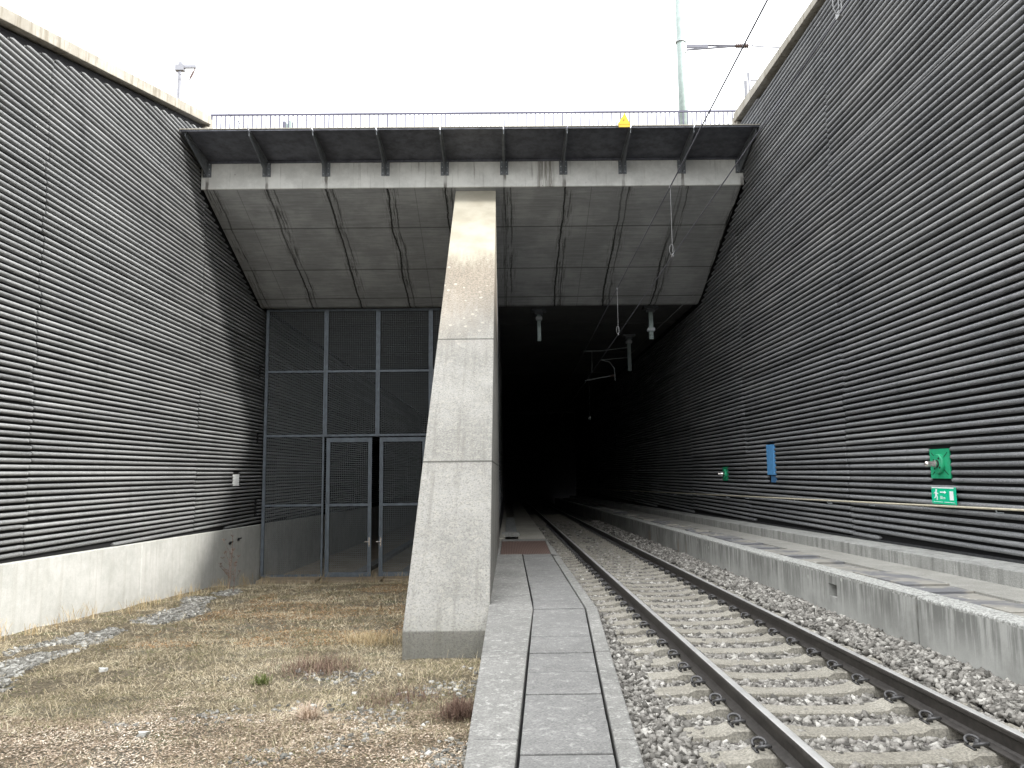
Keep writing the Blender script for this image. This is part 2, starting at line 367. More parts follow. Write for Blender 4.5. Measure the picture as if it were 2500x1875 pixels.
# ------------------------------------------------------------------ ground
def gz(x, y):
    return -1.82 - 0.0575 * y - 0.062 * max(0.0, y - 22.0) + 0.012 * (x + 4) * max(0.0, min(1.0, (y - 4) / 8)) * 0.8
def grid_sheet(name, xs, ys, fz, mat):
    m = MB(); nx = len(xs)
    vs = [(x, y, fz(x, y)) for y in ys for x in xs]
    fs = [(j * nx + i, j * nx + i + 1, (j + 1) * nx + i + 1, (j + 1) * nx + i) for j in range(len(ys) - 1) for i in range(nx - 1)]
    m.add(vs, fs); return m.build(name, mat, smooth=True)
def lerp(a, b, n): return [a + (b - a) * i / n for i in range(n + 1)]
from mathutils import noise as mn
def gzn(x, y):
    k = 0.045 * mn.noise(Vector((x * 0.9, y * 0.9, 3))) + 0.018 * mn.noise(Vector((x * 3, y * 3, 8)))
    return gz(x, y) + k
xs = lerp(-8.8, -0.30, 60)
o = grid_sheet('ground', xs, lerp(-12, 26.45, 190), gzn, M['ground']); struct(o)
def floorz(x, y): return gz(x, 26.4) - 0.0166 * (y - 26.4)
o = grid_sheet('tunnel_floor', [-8.8, -1.3], [26.45, 78], floorz, concrete('left bay floor', (0.34, 0.29, 0.22), (0.48, 0.42, 0.34), 0, 0.3).m); struct(o)  # pale floor tone stands in for light reaching into the bay
o = grid_sheet('track_bed', lerp(-0.2, 4.62, 8), lerp(-14, 78, 40), lambda x, y: -1.935 - GR * y, M['bed']); struct(o)
# land outside the cutting, right out to the horizon
def copL(y): return max(1.0, min(10.24, 7.89 + 0.2665 * (y - 12.23)))
def copR(y): return min(10.2, 10.188 + 0.0423 * (y - 21.05)) if y < 21 else 10.19
terr = MB()
def strip(xa, xb, ys, fz):
    vs = []; n = len(ys)
    for y in ys: vs += [(xa, y, fz(y)), (xb, y, fz(y))]
    terr.add(vs, [(2 * i, 2 * i + 1, 2 * i + 3, 2 * i + 2) for i in range(n - 1)])
strip(-700, -9.15, [-60, -14, 0, 6, 12, 18, 21.05], lambda y: copL(y) - 0.4)
strip(7.35, 700, [-60, -14, 0, 10, 21.05], lambda y: copR(y) - 0.4)
terr.add([(-700, 21.05, 9.3), (700, 21.05, 9.3), (700, 900, 9.3), (-700, 900, 9.3)], [(0, 1, 2, 3)])
o = terr.build('terrain', M['ground']); struct(o)
rear = MB(); rear.add([(-9, -14, -1.2), (7.3, -14, -1.2), (7.3, -60, -1.0), (-9, -60, -1.0)], [(0, 1, 2, 3)])
struct(rear.build('cutting_floor', M['bed']))

# ------------------------------------------------------------------ ribbed walls
PITCH = 0.117
def ribs(mb, X, sgn, z0, z1, yrange, cuts=(), seed=1, panel=6.5, phase=2.0):
    """rows of half-round ribs; X front face, sgn direction of the room (+1 = ribs point to +x)"""
    rnd = random.Random(seed)
    prof = [(-0.07, -0.040), (-0.045, -0.046), (-0.018, -0.041), (-0.004, -0.024), (0.0, 0.0), (-0.004, 0.024), (-0.018, 0.041), (-0.045, 0.046), (-0.07, 0.040)]
    prof = [(a * 1.2, b * 0.80) for a, b in prof]
    offs = {}
    row = 0; z = z0
    while z < z1:
        lo, hi = yrange(z)
        if hi > lo + 0.2:
            iv = [(lo, hi)]
            for (cy0, cy1, cz0, cz1) in cuts:
                if cz0 - 0.02 < z < cz1 + 0.02:
                    nv = []
                    for a, b in iv:
                        if cy1 <= a or cy0 >= b: nv.append((a, b, )); continue
                        if cy0 > a: nv.append((a, cy0))
                        if cy1 < b: nv.append((cy1, b))
                    iv = nv
            for a, b in iv:
                p0 = math.floor((a - phase) / panel); p1 = math.floor((b - phase) / panel)
                for p in range(p0, p1 + 1):
                    ja = 0.05 * math.sin(p * 7.1 + (row // 3) * 2.3); jb = 0.05 * math.sin((p + 1) * 7.1 + (row // 3) * 2.3)
                    s0 = max(a, phase + p * panel + 0.003 + ja); s1 = min(b, phase + (p + 1) * panel - 0.003 + jb)
                    if s1 - s0 < 0.1: continue
                    key = (p, row // 9)
                    if key not in offs: offs[key] = (rnd.uniform(-0.011, 0.011), rnd.uniform(-0.014, 0.006))
                    dz, dn = offs[key]
                    dz += rnd.uniform(-0.003, 0.003)
                    ta = (s0 > lo + 0.01 and s0 == a); tb = (s1 == b)
                    ys = [(s0, 0.45 if s0 == a else 0.96), (s0 + 0.07, 1.0)]
                    nseg = max(1, int((s1 - s0) / 1.6))
                    for q in range(1, nseg): ys.append((s0 + (s1 - s0) * q / nseg, 1.0))
                    ys += [(s1 - 0.07, 1.0), (s1, 0.45 if s1 == b else 0.96)]
                    vs = []; n = len(prof)
                    for (y, k) in ys:
                        jz = rnd.uniform(-0.0022, 0.0022)
                        for (px, pz) in prof:
                            xx = X + sgn * ((px + 0.084) * (0.25 + 0.75 * k) - 0.084 + dn)
                            vs.append((xx, y, z + dz + jz + pz * k))
                    fs = []
                    for i in range(len(ys) - 1):
                        for j in range(n - 1):
                            fs.append((i * n + j, (i + 1) * n + j, (i + 1) * n + j + 1, i * n + j + 1) if sgn < 0 else (i * n + j, i * n + j + 1, (i + 1) * n + j + 1, (i + 1) * n + j))
                    fs.append(tuple(range(n))); fs.append(tuple((len(ys) - 1) * n + j for j in range(n - 1, -1, -1)))
                    mb.add(vs, fs)
        z += PITCH; row += 1

def soff_y(z):
    if z > 8.02: return YF - 0.05 if z < 9.2 else 21.0
    if z > 5.76: return YF + (8.0 - z) / 2.24 * 5.3 - 0.22
    return 76.0
def yl(z):
    lo = 12.25 + (z + 0.19 - 7.661) / 0.2624
    return (max(-11.0, lo), soff_y(z))
def yl2(z):
    lo, hi = yl(z)
    # plinth top falls away from the camera: z-.05 > -1.437-.0177*(y-13.15)
    if z < -0.9: lo = max(lo, 13.15 + (-1.437 - (z - 0.055)) / 0.0177)
    return lo, hi
wl = thing('retaining_wall', 'retaining wall on the left clad in sunlit grey horizontal ribs above a pale concrete plinth', 'wall', (XL, 10, -2.5))
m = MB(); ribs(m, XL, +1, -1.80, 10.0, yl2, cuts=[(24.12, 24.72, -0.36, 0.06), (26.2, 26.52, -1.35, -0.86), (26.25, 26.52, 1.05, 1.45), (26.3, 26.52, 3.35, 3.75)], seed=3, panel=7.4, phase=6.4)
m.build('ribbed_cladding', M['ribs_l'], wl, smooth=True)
m = MB()
m.prism([(-14, -3.6), (78, -5.5), (78, 6.5), (26, 6.5), (21.05, 9.9), (20.8, 9.85), (12.25, 7.61), (-14, 0.7)], -9.25, XL - 0.084)
m.build('backing_wall', M['backing'], wl)
m = MB()
pt = lambda y: -1.437 - 0.0177 * (y - 13.15)
jn = [-14, 6.0, 12.4, 18.1, 23.9, 30, 36, 50, 77]
for a, b in zip(jn[:-1], jn[1:]):
    m.prism([(a + 0.006, -5.8), (b - 0.006, -5.8), (b - 0.006, pt(b)), (a + 0.006, pt(a))], -9.0, XL + 0.045)
m.build('plinth', M['plinth'], wl, bevel=0.012)
for (y, z) in ((23.76, -2.04), (24.50, -1.99)):
    q = MB(); q.box(XL + 0.046, XL + 0.075, y - 0.05, y + 0.05, z - 0.04, z + 0.04); q.rod((XL + 0.05, y - 0.09, z - 0.01), (XL + 0.11, y + 0.09, z + 0.03), 0.022)
    q.build('anchor_bolt', M['black'], wl)
m = MB()
ct = lambda y: 7.89 + 0.2665 * (y - 12.23); cb = lambda y: 7.661 + 0.2624 * (y - 12.25)
js = [-13.5, -6.0, 0.5, 7.5, 14.1, 21.1]
for a, b in zip(js[:-1], js[1:]):
    m.prism([(a + 0.006, cb(a)), (b - 0.006, cb(b)), (b - 0.006, ct(b)), (a + 0.006, ct(a))], -9.3, XL + 0.10)
m.prism([(20.95, 9.05), (21.35, 9.05), (21.35, 10.2), (21.1, 10.2), (21.1, 9.9), (20.95, 9.86)], -9.28, XL + 0.06)
m.build('coping', M['coping'], wl, bevel=0.012)
m = MB(); m.box(XL - 0.06, XL - 0.045, 24.14, 24.70, -0.33, 0.03); m.build('junction_plate', M['white'], wl)

def yr(z):
    lo = -11.0; hi = soff_y(z)
    top = 9.914 - 0.16
    if z > 8.6: lo = max(lo, 20.74 + (z + 0.13 - 9.914) / 0.0250)
    bot = lambda y: -1.31 - 0.0166 * (y - 10)
    if z < -0.9: lo = max(lo, 10 + (-1.31 - (z - 0.13)) / 0.0166)
    return lo, hi
G1 = (11.76, 12.33, -0.20, 0.30); G2 = (23.70, 24.32, -0.36, 0.10); B1 = (19.42, 20.02, -0.34, 0.66)
wr = thing('retaining_wall', 'tall retaining wall on the right of the track clad in shaded black horizontal ribs', 'wall', (XR, 10, -1.3))
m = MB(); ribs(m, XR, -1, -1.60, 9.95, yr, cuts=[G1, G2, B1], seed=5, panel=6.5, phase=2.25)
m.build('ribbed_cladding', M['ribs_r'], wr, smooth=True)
m = MB()
m.prism([(-14, -3.6), (78, -5.5), (78, 6.5), (26, 6.5), (21.05, 9.88), (-14, 8.45)], XR + 0.084, 7.3)
m.build('backing_wall', M['backing'], wr)
m = MB(); m.box(XR + 0.03, XR + 0.075, -13, 76, -1.30, -1.06, g=-GR); m.build('base_strip', M['backing_low'], wr)
m = MB()
rb = lambda y: 9.914 + 0.0250 * (y - 20.74); rt = lambda y: 10.188 + 0.0423 * (y - 21.05)
js = [-13.5, -7, -1.5, 3.6, 8.6, 13.4, 17.4, 21.1]
for a, b in zip(js[:-1], js[1:]):
    m.prism([(a + 0.006, rb(a)), (b - 0.006, rb(b)), (b - 0.006, max(rt(b), rb(b) + .15)), (a + 0.006, max(rt(a), rb(a) + .15))], XR - 0.10, 7.45)
m.prism([(20.95, 9.05), (21.4, 9.05), (21.4, 10.15), (21.1, 10.15), (21.1, 9.91), (20.95, 9.9)], XR - 0.06, 7.4)
m.build('coping', M['coping'], wr, bevel=0.012)

# ------------------------------------------------------------------ portal
po = thing('tunnel_portal', 'grey concrete tunnel portal with stained sloping soffit and pale front beam', 'tunnel portal', (0, YF, 5.76))
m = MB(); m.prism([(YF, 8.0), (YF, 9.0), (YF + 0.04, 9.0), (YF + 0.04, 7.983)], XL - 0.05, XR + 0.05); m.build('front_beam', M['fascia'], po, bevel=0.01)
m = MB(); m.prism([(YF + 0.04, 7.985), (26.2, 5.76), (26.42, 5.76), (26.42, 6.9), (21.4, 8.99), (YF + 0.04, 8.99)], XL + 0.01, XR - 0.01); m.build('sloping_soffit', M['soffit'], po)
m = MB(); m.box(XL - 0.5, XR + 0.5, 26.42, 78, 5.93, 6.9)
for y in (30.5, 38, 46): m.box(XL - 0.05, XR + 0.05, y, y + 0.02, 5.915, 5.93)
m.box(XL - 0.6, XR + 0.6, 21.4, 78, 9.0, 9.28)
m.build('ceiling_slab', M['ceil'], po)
MB().box(XL - 0.6, XR + 0.6, 78, 78.5, -6, 9).build('dark_end', M['backing'], po)  # black block closing the bore, stands in for the darkness further in

# dividing buttress wall
bw = thing('buttress_wall', 'tall tapering concrete buttress standing between the mesh screen and the track', 'buttress', (-0.83, 10.35, -2.3))
m = MB(); m.prism([(10.35, -2.9), (10.35, -2.05), (21.12, 8.0), (21.4, 7.789), (21.4, -3.4)], -1.4, -0.26)
m.build('sloping_buttress', M['buttress'], bw, bevel=0.015)
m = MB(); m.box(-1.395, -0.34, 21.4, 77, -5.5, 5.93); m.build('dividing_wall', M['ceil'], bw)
m = MB(); ribs(m, -0.265, +1, -1.35, 5.8, lambda z: (22.6, 76), seed=11, panel=6.5, phase=22.0)
m.build('ribbed_cladding', M['ribs_r'], bw, smooth=True)
m = MB()
m.box(-0.338, -0.262, 21.42, 22.5, -2.2, 5.7)
m.build('end_trim', M['soffit'], bw)

# ------------------------------------------------------------------ canopy
XB = [-8.38 + 1.6720 * i for i in range(10)]
XB[-1] = 6.64
ca = thing('canopy', 'dark sheet metal canopy on ten brackets running along the top of the portal', 'canopy', (-0.8, YF, 8.4))
xe = [-8.50] + XB[1:-1] + [6.72]
for i in range(9):
    m = MB(); a = xe[i] + (0.014 if i else 0); b = xe[i + 1] - (0.014 if i < 8 else 0)
    sag = 0.0
    m.prism([(19.30, 8.985), (20.92, 8.79), (20.92, 8.83), (19.30, 9.012)], a, b)
    m.box(a, b, 19.285, 19.30, 8.955, 9.016)
    m.box(a, b, 20.86, 20.895, 8.73, 8.79)
    m.cur = 1; m.box(a, b, 19.262, 19.285, 8.996, 9.020)
    m.build('roof_panel', [M['canopy'], M['lip']], ca)
for i, x in enumerate(XB):
    br = MB()
    br.prism([(19.36, 8.98), (19.36, 8.85), (20.87, 8.34), (20.87, 8.76)], x - 0.011, x + 0.011)
    dx = 0.05
    br.prism([(19.37, 8.974), (19.37, 8.95), (20.87, 8.73), (20.87, 8.765)], x - dx, x + dx)
    o = br.build('bracket', M['bracket'], ca)
    for sx in (-1, 1):
        a, b = sorted((x + sx * 0.012, x + sx * 0.115))
        MB().box(a, b, 20.868, 20.898, 8.335, 8.78).build('base_plate', M['bracket'], o)
    for sx in (-1, 1):
        for zz in (8.40, 8.56, 8.70): MB().rod((x + sx * 0.07, 20.868, zz), (x + sx * 0.07, 20.845, zz), 0.016, 6).build('bolt', M['steel'], o)
wt = thing('warning_sign', 'yellow triangular warning sign standing on the canopy edge', 'sign', (3.14, 19.3, 9.05))
m = MB(); m.prism([(2.99, 9.07), (3.30, 9.07), (3.165, 9.365)], 19.27, 19.275, 'Y'); m.build('sign_face', M['yellow'], wt)
m = MB(); m.prism([(3.125, 9.145), (3.15, 9.145), (3.1375, 9.185)], 19.262, 19.269, 'Y'); m.build('warning_mark', M['black'], wt)
m = MB(); m.box(2.98, 3.31, 19.24, 19.28, 9.03, 9.066); m.box(3.0, 3.3, 19.245, 19.258, 8.955, 9.03); m.build('base_tray', M['yellow'], wt)

# balustrade
M['railpaint'] = plain('balustrade paint', (0.075, 0.073, 0.11), 0.6, 0.1, 0.1).m
ba = thing('balustrade', 'pale grey metal balustrade on top of the portal behind the canopy', 'railing', (-0.9, 22.3, 9.3))
bx = lerp(-8.86, 7.08, 9)
m = MB(); m.box(-8.9, 7.12, 22.28, 22.325, 10.835, 10.885); m.build('top_rail', M['railpaint'], ba)
m = MB(); m.box(-8.9, 7.12, 22.29, 22.315, 9.42, 9.45); m.build('bottom_rail', M['palemetal'], ba)
for i in range(10):
    m = MB(); m.box(bx[i] - 0.02, bx[i] + 0.02, 22.28, 22.32, 9.28, 10.83); m.build('post', M['railpaint'], ba)
for i in range(9):
    m = MB(); n = 12
    for k in range(1, n + 1):
        x = bx[i] + (bx[i + 1] - bx[i]) * k / (n + 1); m.box(x - 0.0155, x + 0.0155, 22.288, 22.320, 9.45, 10.835)
    m.build('infill_bars', M['railpaint'], ba)
eq = thing('signal_box', 'small pale equipment box behind the balustrade', 'equipment box', (-7.1, 24, 9.3))
m = MB(); m.box(-7.24, -7.13, 24, 24.2, 9.3, 11.45); m.build('post', M['palemetal'], eq)
m = MB(); m.box(-7.06, -6.96, 24, 24.2, 9.3, 11.48); m.box(-7.12, -7.06, 24.02, 24.1, 10.9, 11.38); m.build('cabinet', M['pole'], eq)

# ------------------------------------------------------------------ mesh screen with doors
gt = thing('mesh_screen', 'blue grey steel framed mesh screen with tall double doors closing the left bay', 'mesh screen', (-5.4, YG, -3.45))
GB, GT = -3.42, 5.76
xv = [-8.31, -6.30, -4.49, -2.65]
m = MB(); m.box(-8.40, -8.30, YG - 0.04, YG + 0.04, GB, GT); m.build('post', M['gate'], gt)
for x in xv[1:]:
    m = MB(); lo = 1.28 if x == -4.49 else GB
    m.box(x - 0.075, x - 0.012, YG - 0.035, YG + 0.04, lo, GT); m.box(x + 0.012, x + 0.075, YG - 0.035, YG + 0.04, lo if x != xv[1] else 1.28, GT)
    m.box(x - 0.012, x + 0.012, YG - 0.02, YG + 0.02, 1.28, GT)
    m.build('post', M['gate'], gt)
def wiremesh(x0, x1, z0, z1, y):
    m = MB(); st = 0.064
    nx = int(round((x1 - x0) / st)); nz = int(round((z1 - z0) / st)); w = 0.0027
    for i in range(1, nx):
        x = x0 + (x1 - x0) * i / nx; m.box(x - w, x + w, y - w, y + w, z0, z1)
    for i in range(1, nz):
        z = z0 + (z1 - z0) * i / nz; m.box(x0, x1, y + w, y + 3 * w, z - w, z + w)
    return m
bays = [(-8.30, -6.375), (-6.225, -4.565), (-4.415, -2.725), (-2.575, -1.40)]
for a, b in bays:
    for zz in (5.72, 3.556, 1.325):
        m = MB(); m.box(a, b, YG - 0.032, YG + 0.032, zz - 0.038, zz + 0.038); m.build('cross_rail', M['gate'], gt)
    wiremesh(a, b, 3.594, 5.682, YG).build('wire_panel', M['mesh'], gt)
    wiremesh(a, b, 1.363, 3.518, YG).build('wire_panel', M['mesh'], gt)
a, b = bays[0]
for zz in (-1.045, -3.39):
    m = MB(); m.box(a, b, YG - 0.032, YG + 0.032, zz - 0.036, zz + 0.036); m.build('cross_rail', M['gate'], gt)
wiremesh(a, b, -1.01, 1.287, YG).build('wire_panel', M['mesh'], gt); wiremesh(a, b, -3.35, -1.08, YG).build('wire_panel', M['mesh'], gt)
def door(x0, x1, y, handle):
    d = MB(); w = 0.13; yb = YG - 0.075
    d.box(x0, x0 + w, yb, yb + 0.07, -3.44, 1.24); d.box(x1 - w, x1, yb, yb + 0.07, -3.44, 1.24)
    d.box(x0 + w, x1 - w, yb, yb + 0.07, 1.09, 1.24); d.box(x0 + w, x1 - w, yb, yb + 0.07, -3.44, -3.29)
    d.box(x0 + w, x1 - w, yb + 0.005, yb + 0.065, -1.09, -1.0)
    o = d.build('door', M['gate'], gt)
    wiremesh(x0 + w, x1 - w, -3.29, -1.09, yb + 0.035).build('wire_panel', M['mesh'], o)
    wiremesh(x0 + w, x1 - w, -1.0, 1.09, yb + 0.035).build('wire_panel', M['mesh'], o)
    h = MB(); h.box(handle - 0.02, handle + 0.02, yb - 0.012, yb, -2.44, -2.14)
    h.tube([(handle, yb - 0.01, -2.28), (handle, yb - 0.06, -2.28), (handle - 0.15, yb - 0.065, -2.28)], 0.011)
    h.build('handle', M['chrome'], o)
    for z in (-2.6, -0.9, 0.8):
        q = MB(); hx = x0 if handle > (x0 + x1) / 2 else x1
        q.rod((hx, yb - 0.012, z - 0.06), (hx, yb - 0.012, z + 0.06), 0.016); q.build('hinge', M['gate'], o)
door(-6.22, -4.66, 0, -4.725)
door(-4.40, -2.80, 0, -4.335)
# threshold slabs
m = MB(); m.box(-8.3, -6.35, 25.8, 26.6, -3.62, -3.44); m.box(-6.25, -4.2, 25.7, 26.6, -3.62, -3.455); m.box(-4.15, -1.45, 25.9, 26.6, -3.6, -3.45)
tag(m.build('threshold_slab', concrete('threshold concrete', (0.24, 0.19, 0.13), (0.34, 0.28, 0.20), 0, 0.3).m, bevel=0.02), 'low brown concrete threshold in front of the mesh doors', 'threshold')
# concrete strips on the inner floor
for i, x in enumerate((-5.6, -3.9)):
    m = MB(); m.prism([(26.8, floorz(0, 26.8) + .1), (60, floorz(0, 60) + .1), (60, floorz(0, 60) - .1), (26.8, floorz(0, 26.8) - .1)], x, x + 0.35)
    tag(m.build('floor_beam', M['soffit']), 'long low beam on the floor behind the %s mesh door' % ('left' if i == 0 else 'right'), 'floor beam', 'floor beams behind the doors')

# ------------------------------------------------------------------ track
RX = (1.877, 3.377)
HZ = -1.67
prof = [(-0.075, -0.172), (0.075, -0.172), (0.075, -0.160), (0.028, -0.145), (0.010, -0.132), (0.009, -0.055), (0.022, -0.043), (0.036, -0.036), (0.0365, -0.012), (0.030, -0.003), (0.016, 0.0), (-0.016, 0.0), (-0.030, -0.003), (-0.0365, -0.012), (-0.036, -0.036), (-0.022, -0.043), (-0.009, -0.055), (-0.010, -0.132), (-0.028, -0.145), (-0.075, -0.160)]
for x, lab in zip(RX, ('left rail of the track nearest the walkway', 'right rail of the track nearest the platform')):
    m = MB(); n = len(prof); ya, yb = -12.0, 77.5
    vs = [(x + a, ya, HZ + b - GR * ya) for a, b in prof] + [(x + a, yb, HZ + b - GR * yb) for a, b in prof]
    fs = []
    for i in range(n):
        m.cur = 1 if i in (9, 10, 11) else 0
        m.add([vs[i], vs[i + n], vs[(i + 1) % n + n], vs[(i + 1) % n]], [(0, 1, 2, 3)])
    m.cur = 0; m.add([vs[i] for i in range(n)], [tuple(range(n))]); m.add([vs[i + n] for i in range(n)], [tuple(range(n - 1, -1, -1))])
    o = m.build('rail', [M['rail_side'], M['rail_top']])
    tag(o, 'long brown steel rail with worn shiny top, ' + lab, 'rail', 'rails of the track')
# sleepers
def sleeper_mesh():
    m = MB(); xc = 2.627
    st = [(-1.30, -0.045, .9), (-1.12, -0.035, 1), (-1.0, -0.030, 1), (-0.93, 0.0, 1), (-0.56, 0.0, 1), (-0.50, -0.030, 1), (-0.30, -0.048, .9), (0, -0.052, .86)]
    st = st + [(-a, b, c) for a, b, c in st[-2::-1]]
    vs = []
    for (a, dz, w) in st:
        for (yy, zz) in ((-0.15 * w, -0.20), (-0.125 * w, dz - 0.012), (-0.105 * w, dz), (0.105 * w, dz), (0.125 * w, dz - 0.012), (0.15 * w, -0.20)):
            vs.append((a, yy, zz))
    k = 6; fs = []
    for i in range(len(st) - 1):
        for j in range(k):
            fs.append((i * k + j, (i + 1) * k + j, (i + 1) * k + (j + 1) % k, i * k + (j + 1) % k))
    fs.append(tuple(range(k - 1, -1, -1))); fs.append(tuple((len(st) - 1) * k + j for j in range(k)))
    m.add(vs, fs); return m
def clip_mesh(side):
    """side: +1 the clip stands on the +x side of its rail; origin at rail centre"""
    m = MB(); s = side
    for e in (-1, 1):
        pts = []
        for i in range(9):
            t = i / 8 * math.pi * 1.35 - 0.5
            pts.append((s * (0.130 + 0.048 * math.cos(t)), e * (0.052 + 0.040 * math.sin(t)), 0.030 + 0.026 * math.sin(t * 0.9)))
        m.tube(pts, 0.0115, 6)
    m.box(*(sorted((s * 0.165, s * 0.185))), -0.06, 0.06, 0.0, 0.012)
    m.rod((s * 0.125, 0, 0.0), (s * 0.125, 0, 0.055), 0.017, 6)
    m.rod((s * 0.125, 0, 0.026), (s * 0.125, 0, 0.032), 0.026, 8)
    return m
SY = [5.0 + 0.585 * k for k in range(-3, 78)]
SLZ = HZ - 0.172 - 0.006
proto = thing('sleeper', 'concrete sleeper crossing under both rails of the track', 'sleeper', (2.627, 0, 0), 'concrete sleepers under the rails')
b = sleeper_mesh().build('beam', M['sleeper']); b.parent = proto; b.location = (0, 0, 0)
cm = {1: clip_mesh(1), -1: clip_mesh(-1)}
for rx in RX:
    for s in (1, -1):
        c = cm[s].build('rail_clip', M['clip'], smooth=True); c.parent = proto; c.location = (rx - 2.627, 0, 0.0)
first = True
kids = list(proto.children)
for y in SY:
    if first: c = proto; first = False
    else:
        c = proto.copy(); COL.objects.link(c)
        for ch in kids:
            if y > 36 and ch.name.startswith('rail_clip'): continue
            d = ch.copy(); COL.objects.link(d); d.parent = c
    c.location = (2.627 + random.uniform(-.015, .015), y + random.uniform(-.012, .012), SLZ - GR * y)
    c.rotation_euler = (-GR, 0, random.uniform(-.006, .006))

# ballast and gravel stones -------------------------------------------------
import bmesh
def rock_variants(n, rng, flat=0.75):
    out = []
    V0 = np.array([(x, y, z) for z in (-1, 1) for y in (-1, 1) for x in (-1, 1)], float) * 0.72
    F0 = np.array([(0, 2, 3), (0, 3, 1), (4, 5, 7), (4, 7, 6), (0, 1, 5), (0, 5, 4), (2, 6, 7), (2, 7, 3), (0, 4, 6), (0, 6, 2), (1, 3, 7), (1, 7, 5)])
    for _ in range(n):
        v = (V0 + rng.uniform(-0.42, 0.42, V0.shape)) * np.array([1.1, rng.uniform(0.6, 0.95), rng.uniform(0.5, 0.8) * flat / 0.75])
        out.append(v)
    return out, F0
def rotm(ax, ay, az):
    cx, sx, cy, sy, cz, sz = np.cos(ax), np.sin(ax), np.cos(ay), np.sin(ay), np.cos(az), np.sin(az)
    R = np.zeros((len(ax), 3, 3))
    R[:, 0, 0] = cy * cz; R[:, 0, 1] = sx * sy * cz - cx * sz; R[:, 0, 2] = cx * sy * cz + sx * sz
    R[:, 1, 0] = cy * sz; R[:, 1, 1] = sx * sy * sz + cx * cz; R[:, 1, 2] = cx * sy * sz - sx * cz
    R[:, 2, 0] = -sy; R[:, 2, 1] = sx * cy; R[:, 2, 2] = cx * cy
    return R
def mesh_from(name, V, F, mat):
    me = bpy.data.meshes.new(name); k = F.shape[1]
    me.vertices.add(len(V)); me.vertices.foreach_set('co', V.astype(np.float32).ravel())
    me.loops.add(F.size); me.loops.foreach_set('vertex_index', F.astype(np.int32).ravel())
    me.polygons.add(len(F)); me.polygons.foreach_set('loop_start', np.arange(0, F.size, k, dtype=np.int32))
    me.polygons.foreach_set('loop_total', np.full(len(F), k, dtype=np.int32))
    me.materials.append(mat); me.update(calc_edges=True); me.validate()
    return link(name, me)
def stones(name, P, size, mat, tilt=0.7):
    rng = RNG; vs, F = rock_variants(16, rng)
    n = len(P); R = rotm(rng.uniform(-tilt, tilt, n), rng.uniform(-tilt, tilt, n), rng.uniform(0, 6.28, n))
    vi = rng.integers(0, len(vs), n); VV = np.stack(vs)[vi] * size[:, None, None]
    VV = np.einsum('nij,nkj->nki', R, VV) + P[:, None, :]
    FF = (F[None] + (np.arange(n) * 8)[:, None, None]).reshape(-1, 3)
    return mesh_from(name, VV.reshape(-1, 3), FF, mat)
P = []; S = []
for (y0, y1, sp, r) in ((3.9, 8.5, 0.034, 0.029), (8.5, 14, 0.040, 0.032), (14, 24, 0.055, 0.038), (24, 40, 0.10, 0.05)):
    n = int((y1 - y0) * 3.9 / sp ** 2 * 1.15)
    x = RNG.uniform(0.72, 4.61, n); y = RNG.uniform(y0, y1, n)
    keep = x > np.where(y > 10.2, 1.17, 0.78 + (y - 4.6) / 5.6 * 0.37)
    ds = np.abs((y - 5.0 + 0.2925) % 0.585 - 0.2925)
    inz = (x > 1.30) & (x < 3.95)
    nearrail = (np.abs(x - RX[0]) < 0.10) | (np.abs(x - RX[1]) < 0.10)
    onsl = inz & (ds < 0.128)
    ontop = onsl & (RNG.random(n) > np.where((x < 1.5) | (x > 3.80), 0.30, 0.012))
    keep &= ~ontop & ~(nearrail & (RNG.random(n) < 0.75)) & ~(onsl & (np.abs(x - RX[0]) < .25)) & ~(onsl & (np.abs(x - RX[1]) < .25))
    x, y = x[keep], y[keep]; ds = ds[keep]; inz = inz[keep]; onsl = onsl[keep]; nr = nearrail[keep]
    lift = np.where(inz, -0.078, -0.02) + np.where(onsl, 0.03, 0)
    lift += np.where(x > 4.1, (x - 4.1) * 0.05, 0) + np.where(nr, -0.035, 0)
    lift += np.where(x < 1.30, (x - 1.30) * 0.08, 0)
    z = HZ - 0.185 - GR * y + lift + RNG.uniform(-0.03, 0.012, len(x))
    P.append(np.stack([x, y, z], 1)); S.append(r * RNG.uniform(0.6, 1.45, len(x)))
o = stones('ballast', np.concatenate(P), np.concatenate(S), M['ballast'])
tag(o, 'grey and brown crushed stone ballast around the sleepers', 'ballast', kind='stuff')

def scatter(name, pts, mat, smin, smax, label, cat, kind='stuff', tilt=0.4):
    pts = np.array(pts); o = stones(name, pts, RNG.uniform(smin, smax, len(pts)), mat, tilt)
    return tag(o, label, cat, kind=kind)
pts = []
for _ in range(11000):
    t = random.random(); y = 8.5 + t * 12.5
    xc = -6.35 - 0.075 * (y - 9) + 0.25 * math.sin(y * 0.9); w = 0.26 + 0.10 * math.sin(y * 1.7)
    x = xc + random.gauss(0, 1) * w * 0.75
    if abs(x - xc) > 1.7 * w or mn.noise(Vector((x * 1.1, y * 0.9, 7))) < -0.22: continue
    pts.append((x, y, gzn(x, y) + random.uniform(-0.012, 0.010)))
scatter('gravel_strip', pts, M['gravel'], 0.012, 0.052, 'strip of pale grey stones running through the dry grass beside the left plinth', 'gravel')
pts = []
for _ in range(16000):
    x = random.uniform(-3.9, -0.32); y = random.uniform(4.9, 9.6)
    d = mn.noise(Vector((x * 1.3, y * 1.0, 21)))
    pr = 0.6 * max(0, 0.0 + d * 1.5) * min(1, max(0, (x + 2.9) / 1.8))
    if x < -2.6: pr = max(0, d - 0.25) * 1.5
    if random.random() < pr: pts.append((x, y, gzn(x, y) + random.uniform(-0.006, 0.010)))
scatter('loose_gravel', pts, M['gravel'], 0.008, 0.032, 'loose grey gravel showing through the litter beside the walkway', 'gravel')

